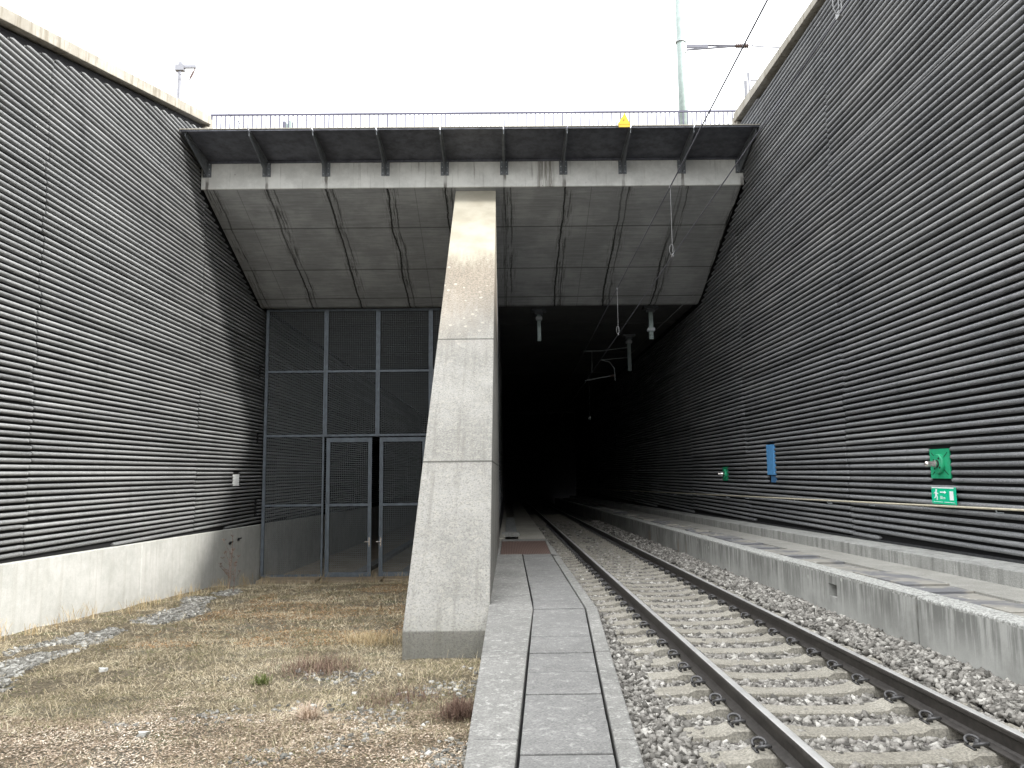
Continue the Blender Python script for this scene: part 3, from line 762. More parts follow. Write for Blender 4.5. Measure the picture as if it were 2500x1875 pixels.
# individual pale stones
ICO, IF = rock_variants(6, RNG)
def rock(x, y, r, label, mat='white'):
    v = ICO[random.randrange(6)] * r; me = bpy.data.meshes.new('stone')
    me.from_pydata([tuple(p) for p in v], [], [tuple(int(i) for i in f) for f in IF]); me.materials.append(M[mat])
    o = bpy.data.objects.new('stone', me); COL.objects.link(o); o.location = (x, y, gzn(x, y) + r * 0.35)
    o.rotation_euler = (0, 0, random.uniform(0, 6)); tag(o, label, 'stone')
M['pale_stone'] = plain('pale stone', (0.52, 0.52, 0.49), 0.9, 0, 0.25, sc=40).m
for (x, y, r, l) in ((-3.15, 6.9, .055, 'white angular stone on brown litter at the middle of the dry grass'),
                     (-1.62, 8.35, .036, 'small round white stone left of the buttress base'),
                     (-1.28, 9.25, .036, 'pale stone just in front of the buttress base'),
                     (-2.0, 5.55, .07, 'flat grey stone in the gravel patch at the bottom of the photo'),
                     (-7.15, 13.2, .07, 'white stone near the left plinth above the gravel strip'),
                     (-5.0, 9.8, .06, 'pale stone in mid lawn right of the gravel strip'),
                     (-5.35, 7.6, .05, 'pale stick-like stone in the dry grass at the left')):
    rock(x, y, r, l, 'pale_stone')

# ------------------------------------------------------------------ grass and litter
def blades(name, specs, mat, label, cat):
    V = []; F = []; base = 0
    for (P, L, W, lie, azs) in specs:
        n = len(P)
        az = RNG.uniform(0, 6.283, n) if azs is None else azs
        el = RNG.uniform(lie[0], lie[1], n)
        d = np.stack([np.cos(az) * np.cos(el), np.sin(az) * np.cos(el), np.sin(el)], 1)
        sd = np.stack([-np.sin(az), np.cos(az), np.zeros(n)], 1)
        p0 = P; mid = p0 + d * (L * 0.55)[:, None]
        bend = d * np.array([1, 1, 0.35]); tip = mid + bend * (L * 0.45)[:, None]
        w = W[:, None] * sd
        vv = np.stack([p0 - w, p0 + w, mid + w * 0.8, mid - w * 0.8, tip], 1)
        V.append(vv.reshape(-1, 3)); idx = base + np.arange(n)[:, None] * 5
        F.append(np.concatenate([idx + np.array([0, 1, 2]), idx + np.array([0, 2, 3]), idx + np.array([3, 2, 4])], 0)); base += n * 5
    o = mesh_from(name, np.concatenate(V), np.concatenate(F), M[mat]); return tag(o, label, cat, kind='stuff')
def grass_pts(n, x0, x1, y0, y1, dens):
    x = RNG.uniform(x0, x1, n); y = RNG.uniform(y0, y1, n); keep = []
    zz = np.empty(n)
    for i in range(n):
        zz[i] = gzn(x[i], y[i])
        keep.append(RNG.random() < dens(x[i], y[i]))
    keep = np.array(keep); return np.stack([x, y, zz - 0.004], 1)[keep]
def on_strip(x, y):
    xc = -6.35 - 0.075 * (y - 9) + 0.25 * math.sin(y * 0.9); return abs(x - xc) < 0.42
def dens(x, y):
    if on_strip(x, y) and 8 < y < 21: return 0.16 + max(0, 0.9 * mn.noise(Vector((x * 2, y * 1.1, 33))))
    if (y > 10.2 and -1.45 < x < -0.2) or y > 25.5: return 0.0
    k = 0.72 + 0.8 * mn.noise(Vector((x * 0.8, y * 0.8, 0)))
    k += 0.5 * mn.noise(Vector((x * 2.6, y * 2.6, 5)))
    # bare litter zone bottom centre
    if y < 7.2 and x > -4.6: k -= 0.45 * min(1, (7.2 - y) / 0.8)
    return max(0.04, k)
sp = []
for (n, y0, y1, Lm, Wm) in ((120000, 4.6, 8.5, 0.055, 0.0022), (115000, 8.5, 13, 0.065, 0.0029), (90000, 13, 26, 0.085, 0.0045)):
    p = grass_pts(n, -8.4 if y0 > 8 else -6.5, -0.34, y0, y1, dens); k = len(p)
    sp.append((p, RNG.uniform(0.4, 1.6, k) * Lm, np.full(k, Wm), (0.05, 0.55), None))
    q = p[RNG.random(k) < 0.05]; kk = len(q)
    sp.append((q, RNG.uniform(0.8, 2.6, kk) * Lm * 1.5, np.full(kk, Wm * 0.8), (0.1, 1.1), None))
blades('dry_grass', sp, 'grass', 'short dry yellow and olive grass covering the lot left of the walkway', 'grass')
def zone(n, x0, x1, y0, y1, f): return grass_pts(n, x0, x1, y0, y1, f)
def dl(x, y):
    if y > 7.6: return max(0, mn.noise(Vector((x, y, 40))) * 1.2 - 0.1)
    return 0.9 if x > -4.8 else max(0, 0.5 + mn.noise(Vector((x, y, 44))))
p = zone(95000, -6.4, -0.36, 4.7, 8.6, dl); k = len(p); p[:, 2] += RNG.uniform(0.002, 0.02, k)
blades('leaf_litter', [(p, RNG.uniform(0.012, 0.032, k), RNG.uniform(0.0035, 0.0075, k), (-0.2, 0.5), None)], 'litter', 'pinkish brown dead leaf litter at the bottom of the lot', 'leaf litter')
def dr(x, y): return 0.9 if mn.noise(Vector((x * 0.5, y * 0.35, 60))) > 0.05 else 0.12
p = zone(30000, -6.0, -1.5, 11.5, 22, dr); k = len(p); p[:, 2] += RNG.uniform(0.002, 0.02, k)
blades('moss_litter', [(p, RNG.uniform(0.02, 0.05, k), RNG.uniform(0.005, 0.011, k), (-0.1, 0.6), None)], 'rusty_leaf', 'orange brown moss and litter in front of the mesh doors', 'ground cover')
def dgf(x, y):
    return 1.0 if (mn.noise(Vector((x * 1.4, y * 1.2, 90))) > 0.34 or (x < -7.0 and 15 < y < 22 and mn.noise(Vector((x * 2, y, 12))) > 0)) else 0.0
p = zone(42000, -8.3, -0.5, 5, 22, dgf); k = len(p)
blades('green_growth', [(p, RNG.uniform(0.015, 0.04, k), RNG.uniform(0.003, 0.006, k), (0.2, 1.0), None)], 'greenleaf', 'small patches of low green growth in the dry grass', 'ground cover')

def clump(name, x, y, n, L, W, el, mat, label, cat, spread=0.05, lift=0.0):
    m = MB(); z0 = gzn(x, y) - 0.01
    for _ in range(n):
        az = random.uniform(0, 6.283); e = random.uniform(*el); l = L * random.uniform(0.55, 1.15)
        bx, by = x + random.gauss(0, spread), y + random.gauss(0, spread)
        d = Vector((math.cos(az) * math.cos(e), math.sin(az) * math.cos(e), math.sin(e)))
        p0 = Vector((bx, by, z0)); p1 = p0 + d * l * 0.5; p2 = p1 + Vector((d.x, d.y, d.z * 0.55)) * l * 0.3; p3 = p2 + Vector((d.x, d.y, d.z * -0.1)) * l * 0.25
        s = Vector((-d.y, d.x, 0)); s = s.normalized() * W if s.length > 1e-3 else Vector((W, 0, 0))
        m.add([p0 - s, p0 + s, p1 - s, p1 + s, p2 - s * .7, p2 + s * .7, p3], [(0, 1, 3, 2), (2, 3, 5, 4), (4, 5, 6)])
    o = m.build(name, M[mat]); return tag(o, label, cat)
clump('bush', -0.47, 7.4, 900, 0.25, 0.0018, (0.5, 1.5), 'reddish', 'small reddish brown twiggy bush against the left side of the walkway', 'bush', 0.075)
clump('bush', -1.05, 8.0, 500, 0.17, 0.0017, (0.35, 1.4), 'reddish', 'low flat grey brown twiggy mat left of the reddish bush', 'bush', 0.22)
clump('grass_tuft', -1.85, 7.35, 130, 0.25, 0.0035, (0.15, 1.3), 'tuft', 'pale pinkish grass tuft with arching blades on the litter', 'grass tuft', 0.035)
clump('bush', -2.35, 9.65, 620, 0.26, 0.0022, (0.3, 1.3), 'reddish', 'low straw coloured dead bush left of the buttress foot', 'bush', 0.22)
clump('bush', -2.0, 11.6, 420, 0.32, 0.0024, (0.5, 1.4), 'straw', 'brown scrub beside the buttress halfway to the mesh doors', 'bush', 0.2)
clump('grass_tuft', -2.75, 8.85, 160, 0.16, 0.003, (0.4, 1.4), 'greenleaf', 'small green seedling with needle leaves in the lawn', 'plant', 0.04)
clump('grass_tuft', -6.0, 7.3, 260, 0.07, 0.004, (0.2, 1.2), 'greenleaf', 'patch of bright green leaves at the bottom left of the lot', 'plant', 0.12)
for i, (x, y, l) in enumerate(((-7.75, 25.2, 'dry tuft at the foot of the far left mesh panel'), (-6.9, 25.6, 'leaning straw tuft in front of the left mesh panel'), (-6.2, 25.4, 'orange tuft at the left edge of the mesh door'), (-2.9, 22.5, 'tall dry tuft beside the buttress in front of the right mesh door'), (-4.2, 23.8, 'low dry tuft in front of the gap between the mesh doors'))):
    clump('grass_tuft', x, y, 46, 0.62, 0.0035, (0.4, 1.3), 'straw', l, 'grass tuft', 0.22)
# dead umbel plants by the plinth
def umbel(x, y, h, label):
    t = thing('dead_plant', label, 'plant', (x, y, gzn(x, y)))
    z0 = gzn(x, y) - 0.02; m = MB()
    top = Vector((x + 0.05, y, z0 + h)); m.tube([(x, y, z0), (x + 0.02, y + 0.02, z0 + h * 0.5), top], [0.010, 0.008, 0.005], 5)
    tips = [top]
    for k in range(6):
        f = random.uniform(0.25, 0.8); b = Vector((x + 0.03 * f, y, z0 + h * f)); az = random.uniform(0, 6.28)
        e = b + Vector((math.cos(az) * 0.22, math.sin(az) * 0.15, random.uniform(0.2, 0.42) * h * 0.6)); m.tube([b, (b + e) / 2 + Vector((0, 0, -0.03)), e], [0.006, 0.005, 0.004], 4); tips.append(e)
    for tp in tips:
        heads = MB()
        for _ in range(10):
            az = random.uniform(0, 6.28); r = random.uniform(0.02, 0.075); e = tp + Vector((math.cos(az) * r, math.sin(az) * r, 0.05 + random.uniform(-.012, .012)))
            heads.tube([tp, e], [0.0022, 0.0035], 3)
        heads.build('seed_head', M['reddish'], t)
    m.build('stem', M['reddish'], t)
umbel(-7.55, 21.3, 1.42, 'tallest dead umbel plant in front of the left plinth')
umbel(-7.85, 22.0, 0.95, 'dead umbel plant just left of the tallest one by the plinth')
umbel(-7.2, 20.6, 0.75, 'short dead umbel plant right of the tallest one by the plinth')
for i in range(16):
    x = random.uniform(-8.2, -7.7); y = 12.5 + i * 0.75 + random.uniform(-.2, .2)
    clump('weed', x, y, 26, random.uniform(0.25, 0.55), 0.003, (0.9, 1.5), 'straw', 'thin dry weed along the foot of the left plinth', 'weed', 0.08)['group'] = 'dry weeds along the left plinth'

# ------------------------------------------------------------------ left walkway
W0 = -1.6
wk = thing('walkway', 'grey concrete walkway between the dry lot and the track', 'walkway', (0.4, 5, -1.7))
def poly_slab(m, pts, z0, thick, g=GR):
    n = len(pts); vs = [(x, y, z0 - thick - g * y) for x, y in pts] + [(x, y, z0 - g * y) for x, y in pts]
    m.add(vs, [tuple(range(n - 1, -1, -1)), tuple(range(n, 2 * n))] + [(i, (i + 1) % n, (i + 1) % n + n, i + n) for i in range(n)])
def xj1(y): return 0.307 + (0.015 if y > 10.29 else (y - 10.29) * 0.048)
def xj2(y): return 0.99 if y > 10.29 else 0.99 + (y - 10.29) * 0.067
def xre(y): return 1.148 if y > 10.29 else 1.148 + (y - 10.29) * 0.067
LE = -0.275
cur = [-2.0, 0.3, 2.6, 5.125, 7.717, 10.313, 12.936, 15.607, 18.30]
for a, b in zip(cur[:-1], cur[1:]):
    m = MB(); poly_slab(m, [(LE + random.uniform(-.004, .004), a + .004), (xj1(a + .01) - .012, a + .004), (xj1(b - .01) - .012, b - .004), (LE + random.uniform(-.004, .004), b - .004)], W0, 0.75)
    m.build('edge_block', M['walk'], wk, bevel=0.012)
cur = [-2.0, 0.3, 2.6, 5.091, 7.674, 10.29, 14.0, 17.83]
for a, b in zip(cur[:-1], cur[1:]):
    m = MB(); poly_slab(m, [(xj2(a + .01) + .012, a + .004), (xre(a + .01), a + .004), (xre(b - .01), b - .004), (xj2(b - .01) + .012, b - .004)], W0 + random.uniform(-.004, .004), 0.5)
    m.build('kerb_block', M['walk'], wk, bevel=0.015)
m = MB(); poly_slab(m, [(xj1(-2) - .02, -2), (xj2(-2) + .02, -2), (0.92, 10), (1.0, 10.3), (1.0, 18.3), (0.3, 18.3)], W0 - 0.075, 0.4); m.build('trough', M['black'], wk)
m = MB(); poly_slab(m, [(LE, 18.305), (-0.20, 18.305), (-0.20, 22.6), (LE, 22.6)], W0, 0.5); poly_slab(m, [(0.99, 18.305), (1.148, 17.83), (1.12, 22.6), (1.06, 22.6)], W0, 0.5)
poly_slab(m, [(-0.2, 22.6), (1.12, 22.6), (1.12, 23.4), (-0.2, 23.4)], W0 + 0.002, 0.5)
m.build('grating_frame', M['walk'], wk, bevel=0.008)
m = MB(); poly_slab(m, [(0.30, 23.4), (1.12, 23.4), (1.12, 76), (0.30, 76)], W0 + 0.0, 0.5); m.build('inner_path', M['walk_in'], wk)
m = MB(); poly_slab(m, [(-0.28, 23.4), (-0.12, 23.4), (-0.12, 76), (-0.28, 76)], W0 + 0.05, 0.5); poly_slab(m, [(-0.12, 23.5), (0.30, 23.5), (0.30, 76), (-0.12, 76)], W0 - 0.16, 0.3)
m.build('channel_edge', M['walk_in'], wk)
m = MB(); m.box(-0.22, 0.36, 24.72, 25.35, W0 + 0.055, W0 + 0.10, g=-GR); m.box(-0.22, 0.36, 24.70, 24.74, W0 - 0.02, W0 + 0.10, g=-GR); 
tag(m.build('step_plate', M['kerb'], bevel=0.006), 'pale metal step plate behind the rusty grating', 'step plate')
m = MB(); poly_slab(m, [(-0.195, 18.31), (0.985, 18.31), (1.055, 22.59), (-0.195, 22.59)], W0 - 0.004, 0.05)
tag(m.build('grating', M['grate']), 'rusty brown rectangular floor grating set in the walkway', 'grating')
cy = [-1.2, -.4, .4, 1.2, 2.0, 2.75, 3.5, 4.17, 4.838, 5.508, 6.188, 6.894, 7.646, 8.445, 9.264, 10.288, 10.962, 11.632, 12.921, 13.9, 14.846, 15.6, 16.308, 17.0, 17.654, 18.3]
ord_ = ['cover slab of the walkway trough, %s' % w for w in ()]
for i, (a, b) in enumerate(zip(cy[:-1], cy[1:])):
    m = MB(); poly_slab(m, [(xj1(a) + .010, a + .010), (xj2(a) - .008, a + .010), (xj2(b) - .008, b - .010), (xj1(b) + .010, b - .010)], W0 + random.uniform(-.010, .0), 0.06)
    tag(m.build('cover_slab', M['cover'], bevel=0.006), 'rectangular grey cover slab laid in the middle of the walkway', 'cover slab', 'cover slabs of the walkway trough')
for i in range(22):
    y = 25.4 + i * 0.62
    m = MB(); m.box(-0.10, 0.28, y, y + 0.56, W0 - 0.05, W0 - 0.02, g=-GR); m.cur = 1; m.box(-0.11, 0.29, y + 0.565, y + 0.61, W0 - 0.05, W0 - 0.005, g=-GR)
    tag(m.build('channel_cover', [M['gate'], M['kerb']]), 'dark cover plate of the channel along the inner walkway', 'cover plate', 'dark channel cover plates inside the tunnel')

# ------------------------------------------------------------------ right platform
pf = thing('platform', 'long low concrete platform with streaked face between the track and the right wall', 'platform', (5.5, 8, -1.8))
PZ = -1.29
js = [-10, -4, 1.5, 5.6, 8.9, 13.04, 14.34, 16.33, 18.6, 21.5, 25, 29, 34, 40, 50, 60, 77]
for a, b in zip(js[:-1], js[1:]):
    m = MB(); cuts = []
    nx = 4.6
    if a < 11.17 < b:
        for (ya, yb) in ((a + .005, 11.03), (11.30, b - .005)): m.box(nx, 4.90, ya, yb, PZ - 0.9, PZ, g=-GR)
        m.box(nx, 4.90, 11.03, 11.30, PZ - 0.9, PZ - 0.33, g=-GR); m.box(nx, 4.90, 11.03, 11.30, PZ - 0.155, PZ, g=-GR); m.box(4.75, 4.90, 11.03, 11.30, PZ - 0.33, PZ - 0.155, g=-GR)
    elif a < 23 < b and False: pass
    else: m.box(nx, 4.90, a + .005, b - .005, PZ - 0.9, PZ, g=-GR)
    m.build('face_block', M['platface'], pf, bevel=0.02 if not a < 11.17 < b else 0.0)
m = MB(); m.box(4.9, 5.5, -10, 77, PZ - 0.7, PZ - 0.075, g=-GR); m.build('trough_bottom', M['black'], pf)
m = MB(); m.box(5.46, 6.14, -10, 77, PZ - 0.7, PZ - 0.003, g=-GR); m.build('floor_strip', M['platfloor'], pf)
ks = [-10, -6, -2.5, 1, 4.2, 6.3, 7.75, 9.25, 10.75, 12.35, 14.1, 15.6, 17.2, 19.0, 21, 23, 25, 27, 29.5, 32, 36, 42, 50, 60, 77]
for a, b in zip(ks[:-1], ks[1:]):
    m = MB(); m.box(6.13, XR + 0.03, a + .005, b - .005, PZ - 0.3, PZ + 0.195, g=-GR); m.build('kerb_block', M['kerb'], pf, bevel=0.012)
sm = None
y = 2.2; i = 0
while y < 44:
    if sm is None:
        m = MB(); m.box(4.908, 5.45, 0.005, 0.495, -0.06, 0.0, g=-GR); o = m.build('platform_slab', M['slab'], bevel=0.006); sm = o
    else: o = sm.copy(); COL.objects.link(o)
    o.location = (0, y, PZ - 0.002 - GR * y + random.uniform(-.004, .003)); o.rotation_euler = (random.uniform(-.004, .004), random.uniform(-.006, .006), 0)
    tag(o, 'rectangular slab laid in a row along the right platform', 'slab', 'slabs covering the right platform trough'); y += 0.5; i += 1

# ------------------------------------------------------------------ items on the right wall
XW = XR + 0.055
def lamp_plate(y0, y1, z0, z1, lab):
    t = thing('lamp_plate', lab, 'wall lamp', (XW, (y0 + y1) / 2, z0)); yc = (y0 + y1) / 2; zc = (z0 + z1) / 2 + 0.0
    m = MB(); m.box(XW - 0.005, XW + 0.015, y0, y1, z0, z1); m.build('mounting_plate', M['green2'], t)
    m = MB()
    for dy, dz in ((0.9, 0.9), (-0.9, 0.9), (0.9, -0.9), (-0.9, -0.9)):
        m.tube([(XW - 0.008, yc + dy * (y1 - y0) * .22, zc + dz * (z1 - z0) * .22), (XW - 0.008, yc + dy * (y1 - y0) * .45, zc + dz * (z1 - z0) * .42)], 0.004, 4)
    m.build('marking_line', M['black'], t)
    r = 0.150
    m = MB(); m.tube([(XW - 0.005, yc, zc), (XW - 0.04, yc, zc), (XW - 0.055, yc, zc)], [r, r, r * 0.92], 28); m.build('round_base', M['green2'], t)
    m = MB(); m.tube([(XW - 0.055, yc, zc), (XW - 0.062, yc, zc)], [0.062, 0.062], 16)
    for a in (0.6, 2.2, 3.8, 5.4): m.rod((XW - 0.054, yc + 0.1 * math.cos(a), zc + 0.1 * math.sin(a)), (XW - 0.061, yc + 0.1 * math.cos(a), zc + 0.1 * math.sin(a)), 0.017, 8)
    m.build('gasket', M['black'], t)
    m = MB(); m.tube([(XW - 0.06, yc, zc), (XW - 0.10, yc, zc), (XW - 0.13, yc, zc), (XW - 0.20, yc, zc), (XW - 0.235, yc, zc), (XW - 0.245, yc, zc)], [0.055, 0.052, 0.040, 0.043, 0.036, 0.015], 16)
    m.build('lamp_head', M['chrome'], t, smooth=True)
lamp_plate(11.77, 12.32, -0.17, 0.29, 'green wall plate with round base and metal lamp above the escape sign')
lamp_plate(23.72, 24.30, -0.33, 0.09, 'far green wall plate with metal lamp left of the blue panel')
bp = thing('wall_panel', 'narrow light blue panel set between the ribs of the right wall', 'panel', (XW, 19.7, -0.3))
m = MB(); m.box(XW - 0.05, XW + 0.01, 19.47, 19.98, -0.14, 0.63); m.build('upper_panel', M['blue'], bp, bevel=0.004)
m = MB(); m.box(XW - 0.005, XW + 0.012, 19.45, 19.84, -0.33, -0.155); m.build('lower_panel', plain('dull blue', (0.06, 0.17, 0.34), 0.6).m, bp)
# escape sign
XS = XR - 0.03
es = thing('escape_sign', 'green escape route sign with running figure, arrow and 50 m below the near lamp', 'sign', (XS, 11.85, -0.55))
y0, y1, z0, z1 = 11.53, 12.19, -0.560, -0.300     # left edge of the sign is the far one (y1)
m = MB(); m.box(XS - 0.006, XS + 0.006, y0, y1, z0, z1); m.build('sign_face', M['green'], es, bevel=0.003)
def SP(u, v): return (y1 - u * (y1 - y0), z0 + v * (z1 - z0))
def flat(m, pts, th=0.003):
    P = [SP(u, v) for u, v in pts]; m.prism(P, XS - 0.0062 - th, XS - 0.0064)
m = MB()
flat(m, [(0.03, .93), (.93, .93), (.93, 1.0), (.03, 1.0)])
flat(m, [(0.14, .115), (.46, .115), (.46, .145), (.14, .145)]); flat(m, [(0.53, .115), (.87, .115), (.87, .145), (.53, .145)])
for c in (0.10, 0.91): flat(m, [(c - .012, .105), (c + .012, .105), (c + .012, .155), (c - .012, .155)])
flat(m, [(.76, .26), (.91, .26), (.91, .78), (.76, .78)])
m.build('white_bars', M['white'], es)
m = MB(); flat(m, [(.37, .665), (.55, .665), (.55, .61), (.63, .705), (.55, .80), (.55, .745), (.37, .745)]); m.build('arrow', M['white'], es)
m = MB()
hc = SP(.215, .80)
m.prism([(hc[0] + 0.022 * math.cos(a), hc[1] + 0.020 * math.sin(a)) for a in [k * math.pi / 5 for k in range(10)]], XS - 0.0092, XS - 0.0064)
flat(m, [(.165, .73), (.225, .73), (.235, .50), (.165, .48)])
flat(m, [(.225, .70), (.225, .64), (.275, .575), (.30, .60)]); flat(m, [(.165, .72), (.165, .66), (.125, .60), (.10, .62)])
flat(m, [(.185, .50), (.235, .50), (.265, .40), (.245, .22), (.215, .22), (.225, .38)])
flat(m, [(.165, .50), (.20, .50), (.175, .36), (.115, .33), (.105, .29), (.11, .37), (.145, .40)])
m.build('running_figure', M['white'], es)
tc = bpy.data.curves.new('lettering', 'FONT'); tc.body = '50 m'; tc.size = 0.068; tc.extrude = 0.001; tc.align_x = 'CENTER'
to = bpy.data.objects.new('lettering_tmp', tc); COL.objects.link(to)
dg = bpy.context.evaluated_depsgraph_get(); me = bpy.data.meshes.new_from_object(to.evaluated_get(dg)); bpy.data.objects.remove(to)
sp_ = SP(.47, .30)
me.transform(Matrix(((0, 0, -1, XS - 0.008), (-1, 0, 0, sp_[0]), (0, 1, 0, sp_[1]), (0, 0, 0, 1))))
me.materials.clear(); me.materials.append(M['white']); link('lettering', me, es)
for u, v in ((.035, .88), (.96, .88), (.05, .06), (.95, .06)):
    p = SP(u, v); MB().rod((XS - 0.006, p[0], p[1]), (XS - 0.012, p[0], p[1]), 0.008, 8).build('screw', M['steel'], es)
# cable along the wall
cb_ = thing('handrail', 'thin cream handrail running along the foot of the right wall below the escape sign', 'handrail', (6.6, 10, -0.56))
hz = lambda y: -0.555 - 0.0158 * (y - 9.93)
m = MB(); m.tube([(6.6, y, hz(y)) for y in lerp(-10, 76, 24)], 0.016, 8); m.build('rail_tube', M['ochre'], cb_, smooth=True)
for y in [3.1 + 1.85 * k for k in range(24)]:
    m = MB(); z = hz(y); m.tube([(6.6, y, z - 0.018), (6.61, y, z - 0.055), (6.70, y, z - 0.06)], 0.010, 6); m.build('holder', M['steel'], cb_)

# ------------------------------------------------------------------ overhead line
cz = lambda y: 3.50 - 0.0270 * (y - 6)
def mz(y): return 4.66 - 0.0330 * (y - 6)
m = MB(); m.tube([(2.62, y, cz(y)) for y in lerp(-12, 60, 20)], 0.0075, 6)
tag(m.build('contact_wire', M['wire'], smooth=True), 'lower contact wire hanging above the track and running into the tunnel', 'overhead wire')
m = MB(); m.tube([(2.62, y, mz(y)) for y in lerp(-12, 60, 20)], 0.0095, 6)
tag(m.build('messenger_wire', M['wire'], smooth=True), 'upper carrying wire above the contact wire, crossing the sky', 'overhead wire')
m = MB(); m.tube([(4.7, y, 4.32 + 0.004 * (y - 6)) for y in lerp(-12, 30, 14)], 0.0055, 6)
tag(m.build('feeder_wire', M['palewire'], smooth=True), 'pale feeder wire passing in front of the right ribbed wall', 'overhead wire')
for y, lab in ((5.62, 'pale dropper with clamp at the top edge of the photo'), (11.75, 'pale looped dropper in front of the sloping soffit'), (17.75, 'pale looped dropper just outside the tunnel mouth')):
    t = thing('dropper', lab, 'dropper', (2.62, y, cz(y)))
    m = MB(); m.rod((2.62, y, mz(y)), (2.62, y, cz(y) + 0.06), 0.0038, 5); m.build('wire', M['palewire'], t)
    m = MB(); m.tube([(2.62 - 0.035 * math.sin(a) - 0.01, y, cz(y) + 0.10 - 0.09 * math.cos(a)) for a in lerp(0, 6.28, 12)], 0.004, 5); m.build('loop', M['palewire'], t)
    MB().box(2.605, 2.635, y - 0.03, y + 0.03, cz(y) - 0.02, cz(y) + 0.03).build('clamp', M['palewire'], t); MB().box(2.605, 2.635, y - 0.02, y + 0.02, mz(y) - 0.02, mz(y) + 0.02).build('clamp', M['palewire'], t)
def hanger(x, y, zb, w, lab, collar_top):
    t = thing('hanger_post', lab, 'hanger post', (x, y, 5.93))
    m = MB(); m.box(x - 0.27, x + 0.27, y - 0.2, y + 0.2, 5.84, 5.93); m.box(x - 0.15, x + 0.15, y - .12, y + .12, 5.74, 5.838); m.build('ceiling_plate', M['bracket'], t)
    m = MB(); m.box(x - w, x + w, y - w, y + w, zb, 5.739)
    m.build('post', M['pole'], t, bevel=0.006)
    m = MB(); zc = 5.60 if collar_top else zb + 0.36
    m.box(x - w - 0.05, x + w + 0.05, y - w - 0.04, y - w - 0.004, zc - 0.055, zc + 0.055); m.build('clamp', M['steel'], t)
    MB().box(x - w - 0.05, x + w + 0.05, y + w + 0.004, y + w + 0.04, zc - 0.055, zc + 0.055).build('clamp', M['steel'], t)
    for sx in (-1, 1):
        for zz in (0.06, 0.14): MB().rod((x + sx * w * .6, y - w - 0.001, zb + zz), (x + sx * w * .6, y - w - 0.012, zb + zz), 0.012, 6).build('bolt', M['black'], t)
hanger(1.20, 27.8, 4.76, 0.065, 'pale steel post hanging from the ceiling left of the wires just inside the tunnel', True)
hanger(5.25, 27.5, 4.73, 0.075, 'pale steel post with low collar hanging from the ceiling right of the wires', False)
hanger(5.35, 33.2, 4.33, 0.075, 'dark steel post hanging deeper inside the tunnel', True)
cl = thing('cantilever', 'dim overhead line cantilever hanging deep inside the tunnel', 'cantilever', (4.0, 33.0, 5.2))
m = MB(); m.tube([(3.34, 33, 5.19), (4.06, 33, 5.19)], 0.02); m.tube([(4.06, 33, 5.19), (5.28, 33.1, 5.35)], 0.02); m.tube([(3.7, 33, 5.19), (3.68, 33, 4.24)], 0.012); m.build('top_tube', M['steel'], cl)
m = MB(); m.tube([(4.10, 33, 4.80), (4.45, 33, 4.70), (4.66, 33, 4.42), (4.68, 33, 3.87)], 0.02); m.tube([(4.1, 33, 4.8), (5.28, 33.1, 4.9)], 0.015); m.build('drop_tube', M['steel'], cl)
m = MB(); m.tube([(3.40, 33, 3.90), (4.47, 33, 4.09)], 0.022); m.tube([(3.40, 33, 3.90), (3.37, 33, 3.80)], 0.015); m.build('steady_arm', M['steel'], cl)
m = MB(); m.tube([(4.47, 33, 4.09), (4.66, 33, 4.12)], [0.04, 0.04], 10); m.build('insulator', M['insul'], cl)
fi = thing('tunnel_insulator', 'small pale insulator glinting deep in the dark tunnel', 'insulator', (4.73, 44, 3.0))
m = MB(); m.tube([(4.73, 44, 2.93), (4.73, 44, 3.0), (4.73, 44, 3.13)], [0.05, 0.09, 0.05], 10); m.build('disc', M['white'], fi)
m = MB(); m.rod((4.73, 44, 3.13), (4.73, 44, 5.93), 0.02); m.build('rod', M['bracket'], fi)

# masts above the portal
mp = thing('mast', 'tall pale green steel mast behind the balustrade at the right', 'mast', (6.85, 28, 9.3))
m = MB(); m.tube([(6.86, 28, 9.2), (6.84, 28, 20.5)], [0.178, 0.150], 20); m.build('pole', M['pole'], mp, smooth=True)
m = MB(); m.tube([(6.84, 28, 16.42), (6.84, 28, 16.46)], [0.20, 0.20], 16); m.box(6.98, 7.06, 27.95, 28.05, 16.0, 16.5); m.build('collar', M['steel'], mp)
m = MB(); m.box(7.05, 7.9, 27.97, 28.03, 16.20, 16.34); m.tube([(7.05, 28, 16.12), (8.95, 28, 16.26)], 0.035); m.tube([(7.9, 28, 16.30), (8.95, 28, 16.28)], 0.04); m.build('arm', M['palemetal'], mp)
m = MB()
m.tube([(8.95 + 0.012 * k, 28, 16.27) for k in range(0, 42)], [0.10 if (k // 3) % 2 else 0.05 for k in range(0, 42)], 12); m.build('insulator', M['insul'], mp)
m = MB(); m.tube([(9.45, 28, 16.27), (9.62, 28, 16.28), (9.68, 28, 16.34), (9.95, 28, 16.34)], 0.02); m.build('hook', M['palemetal'], mp)
m = MB(); m.tube([(9.5, 28, 16.27), (13.5, 28, 16.0)], 0.022, 6); m.build('stay_wire', M['palemetal'], mp)
M['mastgrey'] = plain('pale mast grey', (0.22, 0.225, 0.25), 0.5, 0.2, 0.1).m
ml = thing('mast', 'small distant lattice mast above the left coping with short arm', 'mast', (-26.6, 60, 9.3))
m = MB(); m.tube([(-26.60, 60, 9.3), (-26.56, 60, 33.2)], 0.11, 8); m.tube([(-27.3, 60, 9.3), (-26.66, 60, 33.0)], 0.09, 6)
m.build('pole', M['mastgrey'], ml)
m = MB(); m.box(-26.95, -26.25, 59.8, 60.2, 33.05, 33.55); m.box(-26.7, -26.45, 59.9, 60.1, 33.5, 33.8); m.build('head_frame', M['mastgrey'], ml)
